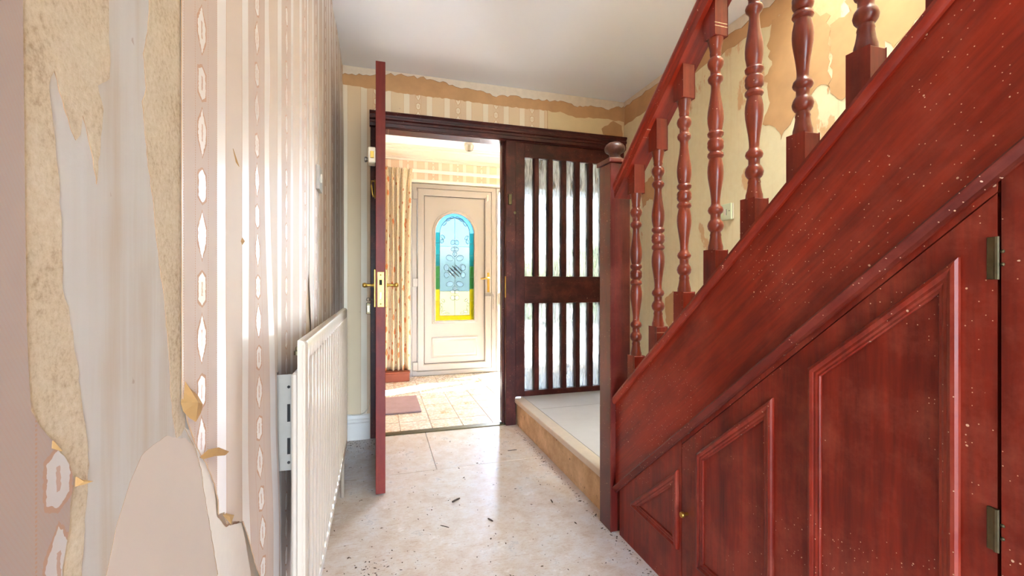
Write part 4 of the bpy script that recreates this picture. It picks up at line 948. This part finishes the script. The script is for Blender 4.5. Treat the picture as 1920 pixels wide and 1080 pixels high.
# ------------------------------------------------------------------ switches, wire
sw = root('light_switch', (XL, 1.76, 1.34), 'white light switch plate on the striped left wall', 'switch')
sp_ = box('switch_plate', 'upvc', sw, XL + .004, XL + .017, 1.715, 1.803, 1.336, 1.424, 0.003, 2)
finish('rocker', prism([(1.752, 1.366), (1.766, 1.366), (1.766, 1.398), (1.752, 1.398)], 'x', XL + .016, XL + .022, 0.001), 'plastic_cream', sw)
s2 = root('light_switch', (XR, 1.94, 1.33), 'pale green switch plate on the peeling stair wall, behind a baluster', 'switch')
box('switch_plate', 'plastic_green', s2, XR - .014, XR - .001, 1.903, 1.988, 1.336, 1.424, 0.003, 2)
box('back_box', 'plastic_cream', s2, XR - .006, XR - .0008, 1.896, 1.903, 1.338, 1.422, 0.001)
box('rocker', 'plastic_cream', s2, XR - .019, XR - .013, 1.938, 1.952, 1.362, 1.392, 0.001)
box('rocker_recess', 'hole', s2, XR - .0146, XR - .0135, 1.9345, 1.938, 1.362, 1.394, 0.0002)
finish('screw', lathe([(.003, 0), (.003, -.001)], (XR - .0135, 1.915, 1.383), 'x', 8), 'hole', s2)
wr = tag(finish('wire', tube([(-0.215, 2.972, .162), (-.19, 2.972, .166), (-.15, 2.970, .161), (-.11, 2.972, .160), (-.085, 2.968, .170), (-.066, 2.97, .195), (-.056, 2.972, .25)], .0022, 6), 'plastic_cream', None, smooth=True), 'thin loose wire lying along the skirting top', 'wire')

# ------------------------------------------------------------------ debris on the hall floor
def stick(u0, v0, u1, v1, r, label):
    a, b = at(u0, v0, z=r), at(u1, v1, z=r); m = (a + b) / 2 + Vector((0, .001, 0))
    o = finish('wood_splinter', tube([a, a.lerp(m, .5), m, m.lerp(b, .5), b], [r * .8, r, r * .9, r, r * .7], 5), 'stick')
    for v in o.data.vertices: pass
    return tag(o, label, 'splinter', 'splinters on the hall floor')
stick(848, 941, 862, 934, .0045, 'thickest dark splinter lying mid floor')
stick(915, 972, 924, 977, .0032, 'short dark splinter nearer the camera')
stick(952, 845, 969, 843, .002, 'thin twig splinter near the landing step')
stick(826, 985, 842, 989, .0018, 'faint brown splinter below the thick one')
stick(1033, 937, 1036, 942, .003, 'tiny dark chip splinter towards the newel post')
def crumbs(name, n, region, label, sz=(.0012, .004), seed=4):
    r = random.Random(seed); bm = bmesh.new()
    for _ in range(n):
        x, y = region(r); s_ = r.uniform(*sz) * (1 if r.random() < .9 else 1.8)
        a = r.uniform(0, 6.28); L = s_ * r.uniform(1, 3.0)
        p = [(x + L * math.cos(a), y + L * math.sin(a)), (x - s_ * math.sin(a), y + s_ * math.cos(a)), (x - L * math.cos(a), y - L * math.sin(a)), (x + s_ * math.sin(a), y - s_ * math.cos(a))]
        lo = [bm.verts.new((q[0], q[1], .0001)) for q in p]; tp_ = bm.verts.new((x, y, s_ * .8))
        for k in range(4): bm.faces.new((lo[k], lo[(k + 1) % 4], tp_))
        bm.faces.new(lo[::-1])
    return tag(finish(name, bm, 'dust'), label, 'debris', None, 'stuff')
crumbs('floor_crumbs', 420, lambda r: (r.uniform(-.2, .9), r.uniform(.9, 2.9)), 'dark crumbs scattered over the pale hall floor', (.0008, .0026), 4)
crumbs('corner_dirt', 300, lambda r: (0.905 - abs(r.gauss(0, .02)), r.uniform(1.0, 2.9)), 'dirt gathered along the foot of the step and cupboard', (.0007, .0028), 5)
crumbs('shadow_dirt', 60, lambda r: (r.gauss(-.03, .05), r.gauss(1.60, .06)), 'dirt heap on the floor by the radiator end', (.001, .0032), 6)
crumbs('wall_dirt', 90, lambda r: (r.uniform(-.2, -.02), 2.96 - abs(r.gauss(0, .12))), 'dirt under the open door by the skirting', (.0008, .003), 7)

# ------------------------------------------------------------------ outdoors seen through the glazing
S(box('ground', 'concrete', None, -14, 20, YF + .12, 40, -0.35, -0.15, 0), 'grey tarmac drive outside')
def hedge(x0, x1, y0, y1, h, seed):
    bm = B(x0, x1, y0, y1, -.15, h); bmesh.ops.subdivide_edges(bm, edges=bm.edges[:], cuts=14, use_grid_fill=True)
    for v in bm.verts:
        nz_ = mnoise.noise_vector(Vector((v.co.x * 1.7 + seed, v.co.y * 1.7, v.co.z * 1.7))); n2 = mnoise.noise_vector(v.co * 6.1)
        if v.co.z > -.1: v.co += nz_ * .22 + n2 * .08
    return bm
for k, (a, b, y_, h, lb_) in enumerate(((-6, 5, 13, 1.7, 'clipped green hedge across the drive, straight ahead'), (5.6, 12, 11.5, 2.1, 'taller green hedge right of the drive'))):
    tag(finish('hedge', hedge(a, b, y_, y_ + 1.0, h, k * 5.0), 'hedge', None, smooth=True), lb_, 'hedge', 'hedges outside')
